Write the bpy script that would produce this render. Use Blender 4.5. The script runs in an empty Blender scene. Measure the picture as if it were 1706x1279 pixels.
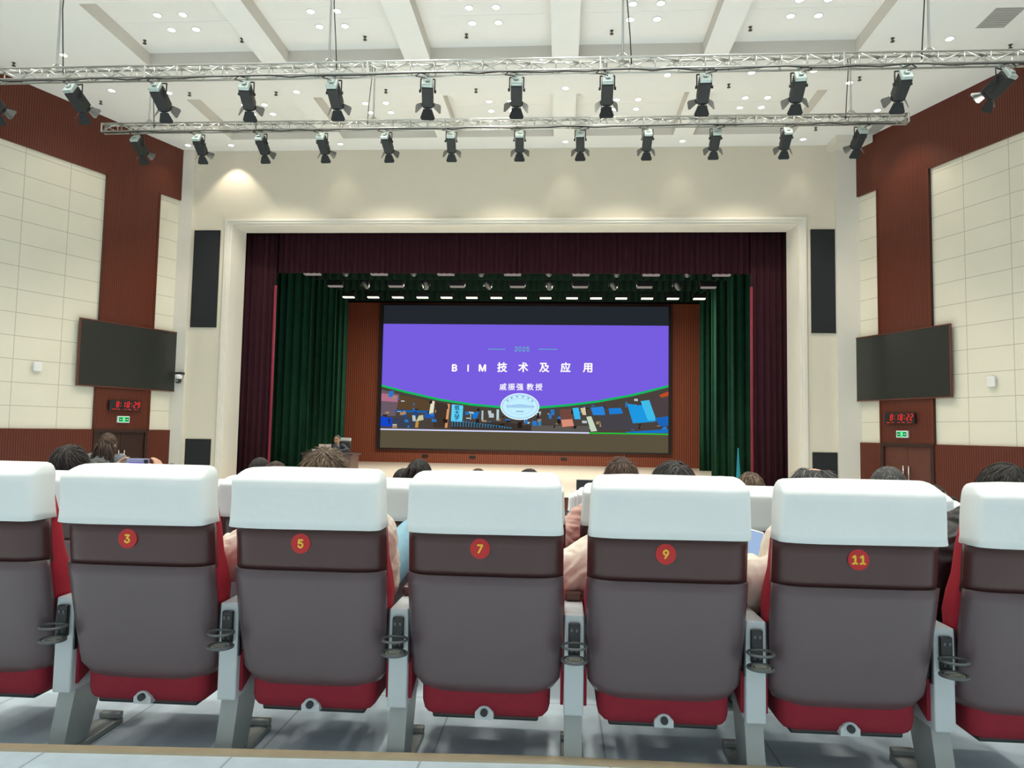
import bpy, bmesh, math, random
from mathutils import Vector, Matrix, Euler, noise
random.seed(7)
sc = bpy.context.scene
col = sc.collection
PI = math.pi

# ------------------------------------------------------------------ camera
FPX, YAW, PITCH, ROLL = 1183.72, 0.069210, 0.065482, 0.017534
cd = bpy.data.cameras.new('camera'); cam = bpy.data.objects.new('camera', cd); col.objects.link(cam)
cd.sensor_width = 36.0; cd.sensor_fit = 'HORIZONTAL'; cd.lens = FPX / 1706 * 36.0
cd.clip_start = 0.05; cd.clip_end = 200
cy, sy, cp, sp = math.cos(YAW), math.sin(YAW), math.cos(PITCH), math.sin(PITCH)
fw0 = Vector((-sy, cy, 0)); rt0 = Vector((cy, sy, 0)); up0 = Vector((0, 0, 1))
fw = fw0 * cp + up0 * sp; up1 = up0 * cp - fw0 * sp
rt = rt0 * math.cos(ROLL) + up1 * math.sin(ROLL); up = up1 * math.cos(ROLL) - rt0 * math.sin(ROLL)
cam.matrix_world = Matrix(((rt.x, up.x, -fw.x, 0), (rt.y, up.y, -fw.y, 0), (rt.z, up.z, -fw.z, 0), (0, 0, 0, 1)))
sc.camera = cam

# ------------------------------------------------------------------ world, lights, exposure
vs = sc.view_settings
sc.display_settings.display_device = 'sRGB'
vs.view_transform = 'Standard'; vs.look = 'None'; vs.exposure = 0.0; vs.gamma = 1.0; vs.use_curve_mapping = False
w = bpy.data.worlds.new('world'); sc.world = w; w.use_nodes = True
w.node_tree.nodes['Background'].inputs[0].default_value = (0.84, 0.95, 1.0, 1)
w.node_tree.nodes['Background'].inputs[1].default_value = 0.70
sc.cycles.use_denoising = True
sc.cycles.max_bounces = 8; sc.cycles.diffuse_bounces = 5; sc.cycles.glossy_bounces = 3
sc.cycles.sample_clamp_indirect = 6.0

HC = 6.916      # underside of the hall ceiling; z = 0 is the height of the lens
CZ = 0.27       # coffer recess
AX = -1.38      # middle line of the hall
def area(name, loc, sx, sy_, power, color=(1, .95, .86), rot=(0, 0, 0)):
    l = bpy.data.lights.new(name, 'AREA'); l.shape = 'RECTANGLE'; l.size = sx; l.size_y = sy_
    l.energy = power; l.color = color
    o = bpy.data.objects.new(name, l); o.location = loc; o.rotation_euler = rot; col.objects.link(o); return o
def spot(name, loc, power, deg, blend=.6, color=(1, .9, .74), target=None, rad=.04):
    l = bpy.data.lights.new(name, 'SPOT'); l.energy = power; l.spot_size = math.radians(deg); l.spot_blend = blend
    l.color = color; l.shadow_soft_size = rad
    o = bpy.data.objects.new(name, l); o.location = loc; col.objects.link(o)
    if target: o.rotation_euler = (Vector(target) - Vector(loc)).to_track_quat('-Z', 'Y').to_euler()
    return o
COFX = [-6.91, -4.15, -1.39, 1.38, 4.11]
for cx in COFX:
    for y0 in (11.82, 15.28):
        spot('coffer_lamp', (cx, y0, HC + CZ - .04), 740, 100, .5, (1, .93, .80), (cx, y0, 0), .25)
for cx in (-8.3, -5.5, -2.7, 0.1, 2.9, 5.6):
    for y0, pw in ((1.0, 430), (4.5, 470), (8.4, 620)):
        spot('audience_lamp', (cx, y0, HC - .02), pw, 105, .5, (1, .95, .86), (cx, y0, 0), .25)
# wall washers by the stage wall
spot('wash_lamp', (-8.21, 16.55, HC - .03), 85, 84, .45, target=(-8.21, 16.95, 3))
for x in (-5.46, .03, 2.79, 5.57):
    spot('wash_lamp', (x, 16.55, HC - .03), 18, 70, .8, target=(x, 16.8, 3))
spot('wash_lamp', (-9.35, 16.3, HC - .03), 40, 80, .8, target=(-9.55, 15.9, 3))
spot('wash_lamp', (6.65, 16.4, HC - .03), 40, 80, .8, target=(6.95, 15.9, 3))
spot('wash_lamp', (-9.41, 13.75, HC - .03), 40, 90, .8, target=(-10.6, 14.4, 3))
spot('wash_lamp', (6.62, 15.15, HC - .03), 90, 90, .8, target=(7.5, 15.4, 3))
# stage battens
for x in (-5.2, -2.7, -.2, 2.3):
    area('batten_lamp', (x, 23.2, 4.70), 1.8, .25, 330, (1, .93, .78))

# ------------------------------------------------------------------ materials
def nt(m): return m.node_tree.nodes, m.node_tree.links
def mat(name, c, rough=.6, metal=0., noise_amt=.06, nscale=8., spec=.5, coat=0., bump=0., bscale=60., sheen=0.):
    m = bpy.data.materials.new(name); m.use_nodes = True; N, L = nt(m); b = N['Principled BSDF']
    b.inputs['Roughness'].default_value = rough; b.inputs['Metallic'].default_value = metal
    b.inputs['Specular IOR Level'].default_value = spec; b.inputs['Coat Weight'].default_value = coat
    if sheen: b.inputs['Sheen Weight'].default_value = sheen
    tc = N.new('ShaderNodeTexCoord')
    n = N.new('ShaderNodeTexNoise'); n.inputs['Scale'].default_value = nscale; n.inputs['Detail'].default_value = 4
    L.new(tc.outputs['Object'], n.inputs['Vector'])
    r = N.new('ShaderNodeMix'); r.data_type = 'RGBA'
    r.inputs[6].default_value = (*[v * (1 - noise_amt) for v in c], 1); r.inputs[7].default_value = (*[min(1, v * (1 + noise_amt)) for v in c], 1)
    L.new(n.outputs['Fac'], r.inputs[0]); L.new(r.outputs[2], b.inputs['Base Color'])
    if bump:
        n2 = N.new('ShaderNodeTexNoise'); n2.inputs['Scale'].default_value = bscale; n2.inputs['Detail'].default_value = 3
        L.new(tc.outputs['Object'], n2.inputs['Vector'])
        bp = N.new('ShaderNodeBump'); bp.inputs['Strength'].default_value = bump; bp.inputs['Distance'].default_value = .01
        L.new(n2.outputs['Fac'], bp.inputs['Height']); L.new(bp.outputs[0], b.inputs['Normal'])
    return m
def lin(h):
    v = [int(h[i:i + 2], 16) / 255 for i in (0, 2, 4)]
    return tuple(x / 12.92 if x <= .04045 else ((x + .055) / 1.055) ** 2.4 for x in v)
def hair_mat(name, c):
    m = mat(name, c, .65, 0, .4, 60, spec=.25); N, L = nt(m); b = N['Principled BSDF']; src = b.inputs['Base Color'].links[0].from_socket
    at = N.new('ShaderNodeAttribute'); at.attribute_name = 'strand'
    mx = N.new('ShaderNodeMix'); mx.data_type = 'RGBA'; mx.blend_type = 'MULTIPLY'; mx.inputs[0].default_value = 1
    L.new(src, mx.inputs[6]); L.new(at.outputs['Color'], mx.inputs[7]); L.new(mx.outputs[2], b.inputs['Base Color']); return m
def glow(name, c, s=1.0):
    m = bpy.data.materials.new(name); m.use_nodes = True; N, L = nt(m); b = N['Principled BSDF']
    b.inputs['Base Color'].default_value = (0, 0, 0, 1); b.inputs['Specular IOR Level'].default_value = 0
    b.inputs['Emission Color'].default_value = (*c, 1); b.inputs['Emission Strength'].default_value = s
    return m
def slat_mat(name, c1, c2, period=.045, rough=.42):
    """grooved timber boards: ribs run along local z"""
    m = mat(name, c1, rough, 0, .1, 3., spec=.3); N, L = nt(m); b = N['Principled BSDF']
    tc = N.new('ShaderNodeTexCoord'); sx = N.new('ShaderNodeSeparateXYZ'); L.new(tc.outputs['Object'], sx.inputs[0])
    a = N.new('ShaderNodeMath'); a.operation = 'MULTIPLY'; a.inputs[1].default_value = 1 / period; L.new(sx.outputs[0], a.inputs[0])
    f = N.new('ShaderNodeMath'); f.operation = 'FRACT'; L.new(a.outputs[0], f.inputs[0])
    g = N.new('ShaderNodeMath'); g.operation = 'GREATER_THAN'; g.inputs[1].default_value = .72; L.new(f.outputs[0], g.inputs[0])
    mp = N.new('ShaderNodeMapping'); mp.inputs['Scale'].default_value = (14, 14, .8); L.new(tc.outputs['Object'], mp.inputs[0])
    n = N.new('ShaderNodeTexNoise'); n.inputs['Scale'].default_value = 1.5; n.inputs['Detail'].default_value = 5; L.new(mp.outputs[0], n.inputs['Vector'])
    mx = N.new('ShaderNodeMix'); mx.data_type = 'RGBA'; mx.inputs[6].default_value = (*c1, 1); mx.inputs[7].default_value = (*[v * 1.35 for v in c1], 1)
    L.new(n.outputs['Fac'], mx.inputs[0])
    m2 = N.new('ShaderNodeMix'); m2.data_type = 'RGBA'; m2.inputs[7].default_value = (*c2, 1)
    L.new(g.outputs[0], m2.inputs[0]); L.new(mx.outputs[2], m2.inputs[6]); L.new(m2.outputs[2], b.inputs['Base Color'])
    bp = N.new('ShaderNodeBump'); bp.inputs['Strength'].default_value = .5; bp.inputs['Distance'].default_value = .006; bp.invert = True
    L.new(g.outputs[0], bp.inputs['Height']); L.new(bp.outputs[0], b.inputs['Normal'])
    return m
def grid_mat(name, c, cline, px, ox, pz, oz, wdt=.012, rough=.75, ax=(0, 2), nscale=2., namt=.05):
    """flat panels with thin joints in two local axes"""
    m = mat(name, c, rough, 0, namt, nscale); N, L = nt(m); b = N['Principled BSDF']
    src = b.inputs['Base Color'].links[0].from_socket
    tc = N.new('ShaderNodeTexCoord'); sx = N.new('ShaderNodeSeparateXYZ'); L.new(tc.outputs['Object'], sx.inputs[0])
    gs = []
    for axis, p, o in ((ax[0], px, ox), (ax[1], pz, oz)):
        s = N.new('ShaderNodeMath'); s.operation = 'SUBTRACT'; s.inputs[1].default_value = o - wdt / 2; L.new(sx.outputs[axis], s.inputs[0])
        a = N.new('ShaderNodeMath'); a.operation = 'DIVIDE'; a.inputs[1].default_value = p; L.new(s.outputs[0], a.inputs[0])
        f = N.new('ShaderNodeMath'); f.operation = 'FRACT'; L.new(a.outputs[0], f.inputs[0])
        f2 = N.new('ShaderNodeMath'); f2.operation = 'FLOORED_MODULO'; f2.inputs[1].default_value = 1.0; L.new(a.outputs[0], f2.inputs[0])
        g = N.new('ShaderNodeMath'); g.operation = 'LESS_THAN'; g.inputs[1].default_value = wdt / p; L.new(f2.outputs[0], g.inputs[0])
        gs.append(g)
    mx = N.new('ShaderNodeMath'); mx.operation = 'MAXIMUM'; L.new(gs[0].outputs[0], mx.inputs[0]); L.new(gs[1].outputs[0], mx.inputs[1])
    m2 = N.new('ShaderNodeMix'); m2.data_type = 'RGBA'; m2.inputs[7].default_value = (*cline, 1)
    L.new(mx.outputs[0], m2.inputs[0]); L.new(src, m2.inputs[6]); L.new(m2.outputs[2], b.inputs['Base Color'])
    return m

M = dict(
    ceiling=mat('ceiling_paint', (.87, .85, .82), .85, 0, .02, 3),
    cofferside=mat('coffer_side_paint', (.67, .635, .58), .85, 0, .02, 3),  # ceiling colour darkened to put recess shade on the coffer sides
    wallpaint=mat('cream_paint', (.70, .64, .52), .8, 0, .03, 2),
    whitetrim=mat('white_trim', (.72, .68, .60), .6, 0, .02, 3),
    panel=grid_mat('cream_panels', (.72, .68, .56), (.42, .39, .31), .935, 2.83, .47, .33, .012),
    slat=slat_mat('red_timber_slats', (.108, .025, .013), (.048, .011, .006), .05),
    slatback=slat_mat('stage_timber_slats', (.20, .055, .028), (.10, .026, .014), .09),
    wood=mat('red_timber', (.11, .032, .02), .4, 0, .2, 6),
    darkwood=mat('dark_timber', (.035, .014, .010), .35, 0, .2, 6),
    floor=grid_mat('blue_grey_tiles', (.64, .76, .82), (.40, .47, .50), .60, .17, .60, .05, .008, .5, (0, 1), 14., .14),
    nosing=mat('beige_nosing', (.46, .38, .25), .5, 0, .15, 20),
    stagefloor=mat('stage_boards', (.82, .76, .62), .22, 0, .08, 4),
    stageblack=mat('stage_black', (.012, .014, .014), .9, 0, .1, 4),
    redcurtain=mat('maroon_velvet', (.032, .0065, .012), .9, 0, .3, 5, spec=.2),
    redlining=mat('crimson_lining', (.22, .012, .035), .8, 0, .1, 5),
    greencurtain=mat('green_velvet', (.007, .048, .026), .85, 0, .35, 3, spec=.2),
    bordercurtain=mat('dark_green_velvet', (.0035, .017, .011), .9, 0, .35, 3, spec=.2),  # side-curtain velvet darkened; the shade overhead is put into the colour
    alu=mat('aluminium', (.66, .66, .62), .30, .8, .05, 12),
    blackmetal=mat('black_metal', (.016, .018, .018), .45, .2, .2, 12),
    flap=mat('grey_flap', (.12, .125, .12), .4, .5, .1, 12),
    silver=mat('silver_cap', (.42, .50, .48), .3, .6, .1, 12),
    cable=mat('black_cable', (.015, .015, .015), .6),
    grille=mat('speaker_cloth', (.010, .013, .015), .8, 0, .15, 200),
    screenoff=mat('dark_display', (.030, .033, .028), .25, 0, .05, 2),
    seatwood=mat('brown_shell', (.060, .022, .021), .38, 0, .10, 9, coat=.15),
    seatlower=mat('brown_shell_satin', (.100, .070, .076), .42, 0, .08, 9, coat=.2),
    redfab=mat('red_fabric', (.40, .012, .030), .85, 0, .10, 30, bump=.25, bscale=300),
    darkred=mat('dark_red_fabric', (.24, .008, .022), .85, 0, .10, 30, bump=.25, bscale=300),
    cover=mat('white_cover', (.72, .76, .745), .85, 0, .03, 6, bump=.12, bscale=25),
    greyplastic=mat('grey_plastic', (.52, .57, .58), .45, 0, .03, 9),
    legmetal=mat('grey_leg', (.34, .37, .35), .42, .35, .08, 9),
    blackplastic=mat('black_plastic', (.015, .017, .018), .4, 0, .1, 9),
    ring=mat('grey_ring', (.10, .11, .11), .35, .3, .1, 9),
    tray=mat('cup_tray', (.30, .31, .26), .4, .2, .1, 20),
    armwood=mat('arm_wood', (.10, .050, .038), .35, 0, .15, 12),
    badge=mat('red_badge', (.50, .012, .012), .35), badgenum=mat('yellow_digit', (.80, .50, .04), .4),
    white=mat('white_plastic', (.78, .78, .76), .4), skin=mat('skin', (.52, .30, .20), .55, 0, .06, 20),
    chrome=mat('chrome', (.55, .50, .48), .2, .9, .05, 9),
    hairblack=hair_mat('black_hair', (.022, .019, .017)), hairbrown=hair_mat('brown_hair', (.055, .034, .023)),
    hairgrey=hair_mat('grey_hair', (.085, .085, .080)), hairlight=hair_mat('sparse_brown_hair', (.095, .066, .042)),
    beige=mat('beige_jacket', (.76, .71, .60), .8, 0, .06, 12, bump=.4, bscale=14),
    pink=mat('pink_jacket', (.50, .32, .27), .8, 0, .1, 12, bump=.4, bscale=14), sweater=mat('cream_sweater', (.74, .68, .58), .9, 0, .08, 12, bump=.4, bscale=14),
    blackjacket=mat('black_jacket', (.018, .018, .018), .6, 0, .2, 12, bump=.5, bscale=14),
    navy=mat('navy_jacket', (.018, .024, .04), .7, 0, .2, 12), greycloth=mat('grey_cloth', (.13, .14, .15), .85, 0, .1, 12),
    denim=mat('light_denim', (.25, .47, .58), .85, 0, .12, 40), darkdenim=mat('dark_denim', (.03, .04, .06), .85, 0, .12, 40),
    eye=mat('dark_eye', (.01, .008, .006), .2), lip=mat('lip', (.32, .12, .10), .5), shoe=mat('dark_shoe', (.02, .02, .02), .5),
    lens=glow('downlight_lens', (1, .97, .88), 7.0), batten=glow('batten_lens', (1, .95, .72), 2.2), battendim=glow('batten_dim', (.42, .36, .33), .6),
    sprinkler=mat('sprinkler_metal', (.10, .09, .08), .4, .6), vent=mat('vent_grey', (.42, .41, .38), .6),
    ledred=glow('red_digits', (1, .03, .02), 1.1), leddim=mat('unlit_segment', (.02, .02, .025), .4),
    green=glow('green_sign', (.03, .75, .22), .9), greendark=glow('dark_green_sign', (.0, .16, .05), .5), blackbox=mat('black_case', (.012, .012, .014), .4),
)
def slatlines(m): return m

# ------------------------------------------------------------------ mesh helpers
def obj(name, bm, m, parent=None, loc=None, smooth=False, mw=None):
    me = bpy.data.meshes.new(name)
    bmesh.ops.recalc_face_normals(bm, faces=bm.faces[:])
    bm.to_mesh(me); bm.free()
    if smooth:
        for p in me.polygons: p.use_smooth = True
    o = bpy.data.objects.new(name, me); col.objects.link(o)
    if isinstance(m, (list, tuple)):
        for q in m: me.materials.append(q)
    else: me.materials.append(m)
    if parent: o.parent = parent
    if loc: o.location = loc
    if mw is not None: o.matrix_world = mw
    return o
def thing(name, label, cat, loc=(0, 0, 0), group=None, mw=None):
    o = bpy.data.objects.new(name, None); o.empty_display_size = .1; col.objects.link(o)
    o.location = loc
    if mw is not None: o.matrix_world = mw
    return tag(o, label, cat, group)
def tag(o, label, cat, group=None):
    o['label'] = label; o['category'] = cat
    if group: o['group'] = group
    return o
def struct(o, label=None):
    o['kind'] = 'structure'
    if label: o['label'] = label
    return o
def copy_tree(o, parent=None):
    c = o.copy(); col.objects.link(c)
    c.parent = parent
    for ch in list(o.children): copy_tree(ch, c)
    return c
def box(bm, x0, x1, y0, y1, z0, z1, bev=0., seg=2, mi=0):
    r = bmesh.ops.create_cube(bm, size=1); vs_ = r['verts']
    for v in vs_:
        v.co = Vector((x0 + (v.co.x + .5) * (x1 - x0), y0 + (v.co.y + .5) * (y1 - y0), z0 + (v.co.z + .5) * (z1 - z0)))
    fs = set(f for v in vs_ for f in v.link_faces)
    if bev:
        es = set(e for v in vs_ for e in v.link_edges)
        rr = bmesh.ops.bevel(bm, geom=list(es), offset=bev, segments=seg, affect='EDGES', profile=.5)
        fs = set(rr['faces']) | set(f for f in fs if f.is_valid)
    if mi:
        for f in fs: f.material_index = mi
    return bm
def nb(): return bmesh.new()
def bx(*a, **k): return box(nb(), *a, **k)
def tube(bm, pts, r, n=8, caps=True):
    """tube along points; r scalar or list"""
    pts = [Vector(p) for p in pts]; rs = r if isinstance(r, (list, tuple)) else [r] * len(pts)
    rings = []; t0 = (pts[1] - pts[0]).normalized(); nrm = t0.orthogonal().normalized()
    for i, p in enumerate(pts):
        t = ((pts[min(i + 1, len(pts) - 1)] - pts[max(i - 1, 0)])).normalized()
        nrm = (nrm - t * nrm.dot(t)).normalized(); b = t.cross(nrm)
        rings.append([bm.verts.new(p + (nrm * math.cos(2 * PI * k / n) + b * math.sin(2 * PI * k / n)) * rs[i]) for k in range(n)])
    for a, b in zip(rings, rings[1:]):
        for k in range(n): bm.faces.new((a[k], a[(k + 1) % n], b[(k + 1) % n], b[k]))
    if caps:
        bm.faces.new(rings[0][::-1]); bm.faces.new(rings[-1])
    return bm
def torus(bm, c, rx, ry, r, n=28, m=8, z=0.):
    rings = []
    for i in range(n):
        a = 2 * PI * i / n; d = Vector((math.cos(a), math.sin(a), 0)); p = Vector(c) + Vector((d.x * rx, d.y * ry, z))
        rings.append([bm.verts.new(p + d * r * math.cos(2 * PI * k / m) + Vector((0, 0, r * math.sin(2 * PI * k / m)))) for k in range(m)])
    for i in range(n):
        a, b = rings[i], rings[(i + 1) % n]
        for k in range(m): bm.faces.new((a[k], b[k], b[(k + 1) % m], a[(k + 1) % m]))
    return bm
def disc(bm, c, rx, ry, h, n=28, axis='z'):
    """solid disc, thickness h, axis z or y"""
    lo, hi = [], []
    for i in range(n):
        a = 2 * PI * i / n
        for lst, t in ((lo, 0), (hi, h)):
            p = (rx * math.cos(a), ry * math.sin(a), t) if axis == 'z' else (rx * math.cos(a), t, ry * math.sin(a))
            lst.append(bm.verts.new(Vector(c) + Vector(p)))
    bm.faces.new(lo); bm.faces.new(hi)
    for i in range(n): bm.faces.new((lo[i], lo[(i + 1) % n], hi[(i + 1) % n], hi[i]))
    return bm
def loft(bm, secs, n=40, jitter=0.):
    """secs: (z, cx, cy, hw, hd, power) superellipse rings stacked in z"""
    rings = []
    for (z, cx, cy_, hw, hd, p) in secs:
        ring = []
        for k in range(n):
            a = 2 * PI * (k + .5) / n; c, s = math.cos(a), math.sin(a)
            x = cx + hw * math.copysign(abs(c) ** (2 / p), c); y = cy_ + hd * math.copysign(abs(s) ** (2 / p), s)
            v = Vector((x, y, z))
            if jitter: v += Vector((0, 1, .6)) * jitter * noise.noise(Vector((x * 9, y * 9, z * 14)))
            ring.append(bm.verts.new(v))
        rings.append(ring)
    for a, b in zip(rings, rings[1:]):
        for k in range(n): bm.faces.new((a[k], a[(k + 1) % n], b[(k + 1) % n], b[k]))
    bm.faces.new(rings[0][::-1]); bm.faces.new(rings[-1])
    return bm
def plate(bm, f, nu, nv, th):
    """curved plate: f(u,v)->point (u,v in 0..1), thickened along +y by th"""
    A = [[bm.verts.new(f(i / nu, j / nv)) for j in range(nv + 1)] for i in range(nu + 1)]
    B = [[bm.verts.new(Vector(f(i / nu, j / nv)) + Vector((0, th, 0))) for j in range(nv + 1)] for i in range(nu + 1)]
    for i in range(nu):
        for j in range(nv):
            bm.faces.new((A[i][j], A[i + 1][j], A[i + 1][j + 1], A[i][j + 1]))
            bm.faces.new((B[i][j], B[i][j + 1], B[i + 1][j + 1], B[i + 1][j]))
    for i in range(nu):
        bm.faces.new((A[i][0], B[i][0], B[i + 1][0], A[i + 1][0])); bm.faces.new((A[i][nv], A[i + 1][nv], B[i + 1][nv], B[i][nv]))
    for j in range(nv):
        bm.faces.new((A[0][j], A[0][j + 1], B[0][j + 1], B[0][j])); bm.faces.new((A[nu][j], B[nu][j], B[nu][j + 1], A[nu][j + 1]))
    return bm
def poly(bm, pts, mi=0):
    f = bm.faces.new([bm.verts.new(Vector(p)) for p in pts]); f.material_index = mi; return bm
def prism(bm, pts, d):
    """outline pts extruded by vector d"""
    d = Vector(d); a = [bm.verts.new(Vector(p)) for p in pts]; b = [bm.verts.new(Vector(p) + d) for p in pts]
    bm.faces.new(a); bm.faces.new(b[::-1])
    for i in range(len(a)):
        j = (i + 1) % len(a); bm.faces.new((a[i], b[i], b[j], a[j]))
    return bm
import os
def load_font(n):
    try: return bpy.data.fonts.load(os.path.join(bpy.utils.resource_path('LOCAL'), 'datafiles', 'fonts', n))
    except Exception: return None
FLAT = load_font('Inter.woff2')
tmp_sc = bpy.data.scenes.new('workbench')
def bake(o):
    tmp_sc.collection.objects.link(o)
    with bpy.context.temp_override(scene=tmp_sc, view_layer=tmp_sc.view_layers[0]):
        dg = bpy.context.evaluated_depsgraph_get(); dg.update()
        me = bpy.data.meshes.new_from_object(o.evaluated_get(dg))
    bpy.data.objects.remove(o); return me
def text(name, s, m, parent, loc, size, rot=(PI / 2, 0, 0), bold=0., ext=.0008, align='CENTER', xs=1.0):
    c = bpy.data.curves.new('t', 'FONT'); c.body = s; c.size = size; c.align_x = align; c.align_y = 'CENTER'
    c.extrude = ext; c.resolution_u = 3
    if FLAT and s.isascii(): c.font = FLAT
    me = bake(bpy.data.objects.new('t', c)); me.name = name; bpy.data.curves.remove(c)
    if bold:
        b = nb()
        for q, (dx, dy) in enumerate(((-1, 0), (1, 0), (0, 1), (0, -1))):
            n0 = len(b.verts); b.from_mesh(me); b.verts.ensure_lookup_table()
            for v in b.verts[n0:]: v.co.x += dx * bold; v.co.y += dy * bold; v.co.z += q * ext * .3
        b.to_mesh(me); b.free()
    me.materials.clear(); me.materials.append(m)
    q = bpy.data.objects.new(name, me); col.objects.link(q); q.parent = parent; q.location = loc; q.rotation_euler = rot; q.scale = (xs, 1, 1)
    return q
ORD = ['first', 'second', 'third', 'fourth', 'fifth', 'sixth', 'seventh', 'eighth', 'ninth', 'tenth', 'eleventh', 'twelfth', 'thirteenth', 'fourteenth', 'fifteenth']

# ------------------------------------------------------------------ shell
FZ1 = -1.13; ROWP = 1.03; DROP = .10; NROW = 11
def floor_z(row): return FZ1 - DROP * (row - 1)
HALLZ = floor_z(NROW + 1)
bm = nb()
def slab(pts, z0, z1): prism(bm, [(p[0], p[1], z0) for p in pts], (0, 0, z1 - z0))
EDGE = [(-14, 1.6), (-3, 2.19), (0, 2.36), (14, 2.37)]
slab([(-14, -4), (14, -4)] + EDGE[::-1], -3.0, -1.05)
ys = [2.0] + [2.40 + ROWP * k for k in range(1, NROW + 1)] + [17.0]
for k in range(NROW + 1):
    z = floor_z(k + 1)
    slab([(-14, ys[k]), (14, ys[k]), (14, ys[k + 1]), (-14, ys[k + 1])], -3.0, z)
struct(obj('floor', bm, M['floor']))
bm = nb()
for (a, b) in zip(EDGE, EDGE[1:]):
    prism(bm, [(a[0], a[1] - .035, -1.055), (b[0], b[1] - .035, -1.055), (b[0], b[1] + .006, -1.055), (a[0], a[1] + .006, -1.055)], (0, 0, .013))
struct(obj('trim_1', bm, M['nosing']), 'beige step nosing along the front edge of the nearest tier')

# ceiling with coffers
bm = nb()
xs_ = [-14] + sum([[c - 1.14, c + 1.14] for c in COFX], []) + [11]
ysb = [-4, 7.42, 9.46, 10.8, 12.84, 14.2, 16.3, 17.2]
for i in range(len(xs_) - 1):
    for j in range(len(ysb) - 1):
        x0, x1, y0, y1 = xs_[i], xs_[i + 1], ysb[j], ysb[j + 1]
        if i % 2 == 1 and j in (1, 3, 5):
            zt = HC + CZ
            poly(bm, [(x0, y0, zt), (x1, y0, zt), (x1, y1, zt), (x0, y1, zt)])
            for (p, q) in (((x0, y0), (x1, y0)), ((x1, y0), (x1, y1)), ((x1, y1), (x0, y1)), ((x0, y1), (x0, y0))):
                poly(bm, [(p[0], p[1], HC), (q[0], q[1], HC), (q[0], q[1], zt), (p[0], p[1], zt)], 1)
            # shallow reveal groove across the middle of the panel
            ym = (y0 + y1) / 2; box(bm, x0 + .12, x1 - .12, ym - .006, ym + .006, zt - .004, zt + .01)
        else:
            poly(bm, [(x0, y0, HC), (x1, y0, HC), (x1, y1, HC), (x0, y1, HC)])
bmesh.ops.remove_doubles(bm, verts=bm.verts[:], dist=.0005)
box(bm, -14, 11, -4, 17.2, HC + .45, HC + .6)
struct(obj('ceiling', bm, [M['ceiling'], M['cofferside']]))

# fan walls: local frame, x runs along the wall, y points into the hall
T22 = math.radians(22)
WL = Matrix(((-math.sin(T22), math.cos(T22), 0, -9.594), (-math.cos(T22), -math.sin(T22), 0, 17), (0, 0, 1, 0), (0, 0, 0, 1)))
WR = Matrix(((-math.sin(T22), -math.cos(T22), 0, 6.888), (math.cos(T22), -math.sin(T22), 0, 17), (0, 0, 1, 0), (0, 0, 0, 1)))
WLEN = 12.0; ZB = -3.0
tn = [1]
def trim(bm, m, mw, label):
    tn[0] += 1; return struct(obj('trim_%d' % tn[0], bm, m, mw=mw), label)
for side, mw, sg in (('left', WL, 1), ('right', WR, -1)):
    def S(a, b): return (a, b) if sg > 0 else (-b, -a)
    x0, x1 = S(-.25, WLEN)
    struct(obj('wall_' + side, bx(x0, x1, -.25, 0, ZB, HC + .3), M['panel'], mw=mw), 'cream panelled %s wall angled toward the stage' % side)
    bm = nb(); a, b = S(0, WLEN); box(bm, a, b, .001, .05, 5.62, HC + .05)
    trim(bm, M['slat'], mw, 'red timber slat band under the ceiling, %s wall' % side)
    bm = nb(); a, b = S(.68, 2.05); box(bm, a, b, .001, .06, -.15, 5.62)
    for e in (.68, 2.01):
        a, b = S(e, e + .04); box(bm, a, b, .06, .075, -.15, 5.62)
    trim(bm, M['slat'], mw, 'red timber slat column above the %s door' % side)
    bm = nb(); a, b = S(0, .70); box(bm, a, b, .001, .05, ZB, -.13)
    a, b = S(2.03, WLEN); box(bm, a, b, .001, .05, ZB, -.13)
    trim(bm, M['slat'], mw, 'red timber wainscot, %s wall' % side)
    # double door
    dz0 = floor_z(9) - .02
    bm = nb(); a, b = S(.70, .78); box(bm, a, b, .001, .075, dz0, -.15); a, b = S(1.96, 2.04); box(bm, a, b, .001, .075, dz0, -.15)
    a, b = S(.70, 2.04); box(bm, a, b, .001, .08, -.20, -.12)
    d = struct(obj('door_%d' % (1 if side == 'left' else 2), bm, M['darkwood'], mw=mw), 'dark double door in the %s wall' % side)
    for k, (e0, e1) in enumerate(((.78, 1.365), (1.375, 1.96))):
        a, b = S(e0, e1); leaf = obj('door_leaf', bx(a, b, .004, .035, dz0, -.20, .004), M['darkwood' if side == 'left' else 'wood'], d)
        leaf.matrix_parent_inverse = Matrix()
        hx = 1.30 if k == 0 else 1.44; hx = hx * sg
        hb = nb(); tube(hb, [(hx, .085, -.60), (hx, .085, -1.15)], .016)
        for zz in (-.68, -1.05): tube(hb, [(hx, .03, zz), (hx, .085, zz)], .01)
        obj('door_handle', hb, M['chrome'], leaf, smooth=True)

# stage wall
FX0, FX1, FZT = -8.41, 5.705, 5.14
bm = nb()
box(bm, -9.75, FX0, 17, 17.35, ZB, FZT); box(bm, FX1, 7.05, 17, 17.35, ZB, FZT); box(bm, -9.75, 7.05, 17, 17.35, FZT, HC + .3)
struct(obj('wall_front', bm, M['wallpaint']), 'cream stage wall around the stage opening')
bm = nb(); box(bm, -9.70, -9.29, 16.90, 17.0, ZB, HC); trim(bm, M['whitetrim'], None, 'pale corner pilaster left of the stage')
bm = nb(); box(bm, 6.40, 7.0, 16.90, 17.0, ZB, HC); box(bm, 6.23, 7.05, 16.4, 17.0, 6.75, HC + .01); trim(bm, M['whitetrim'], None, 'pale corner pilaster right of the stage')
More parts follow.
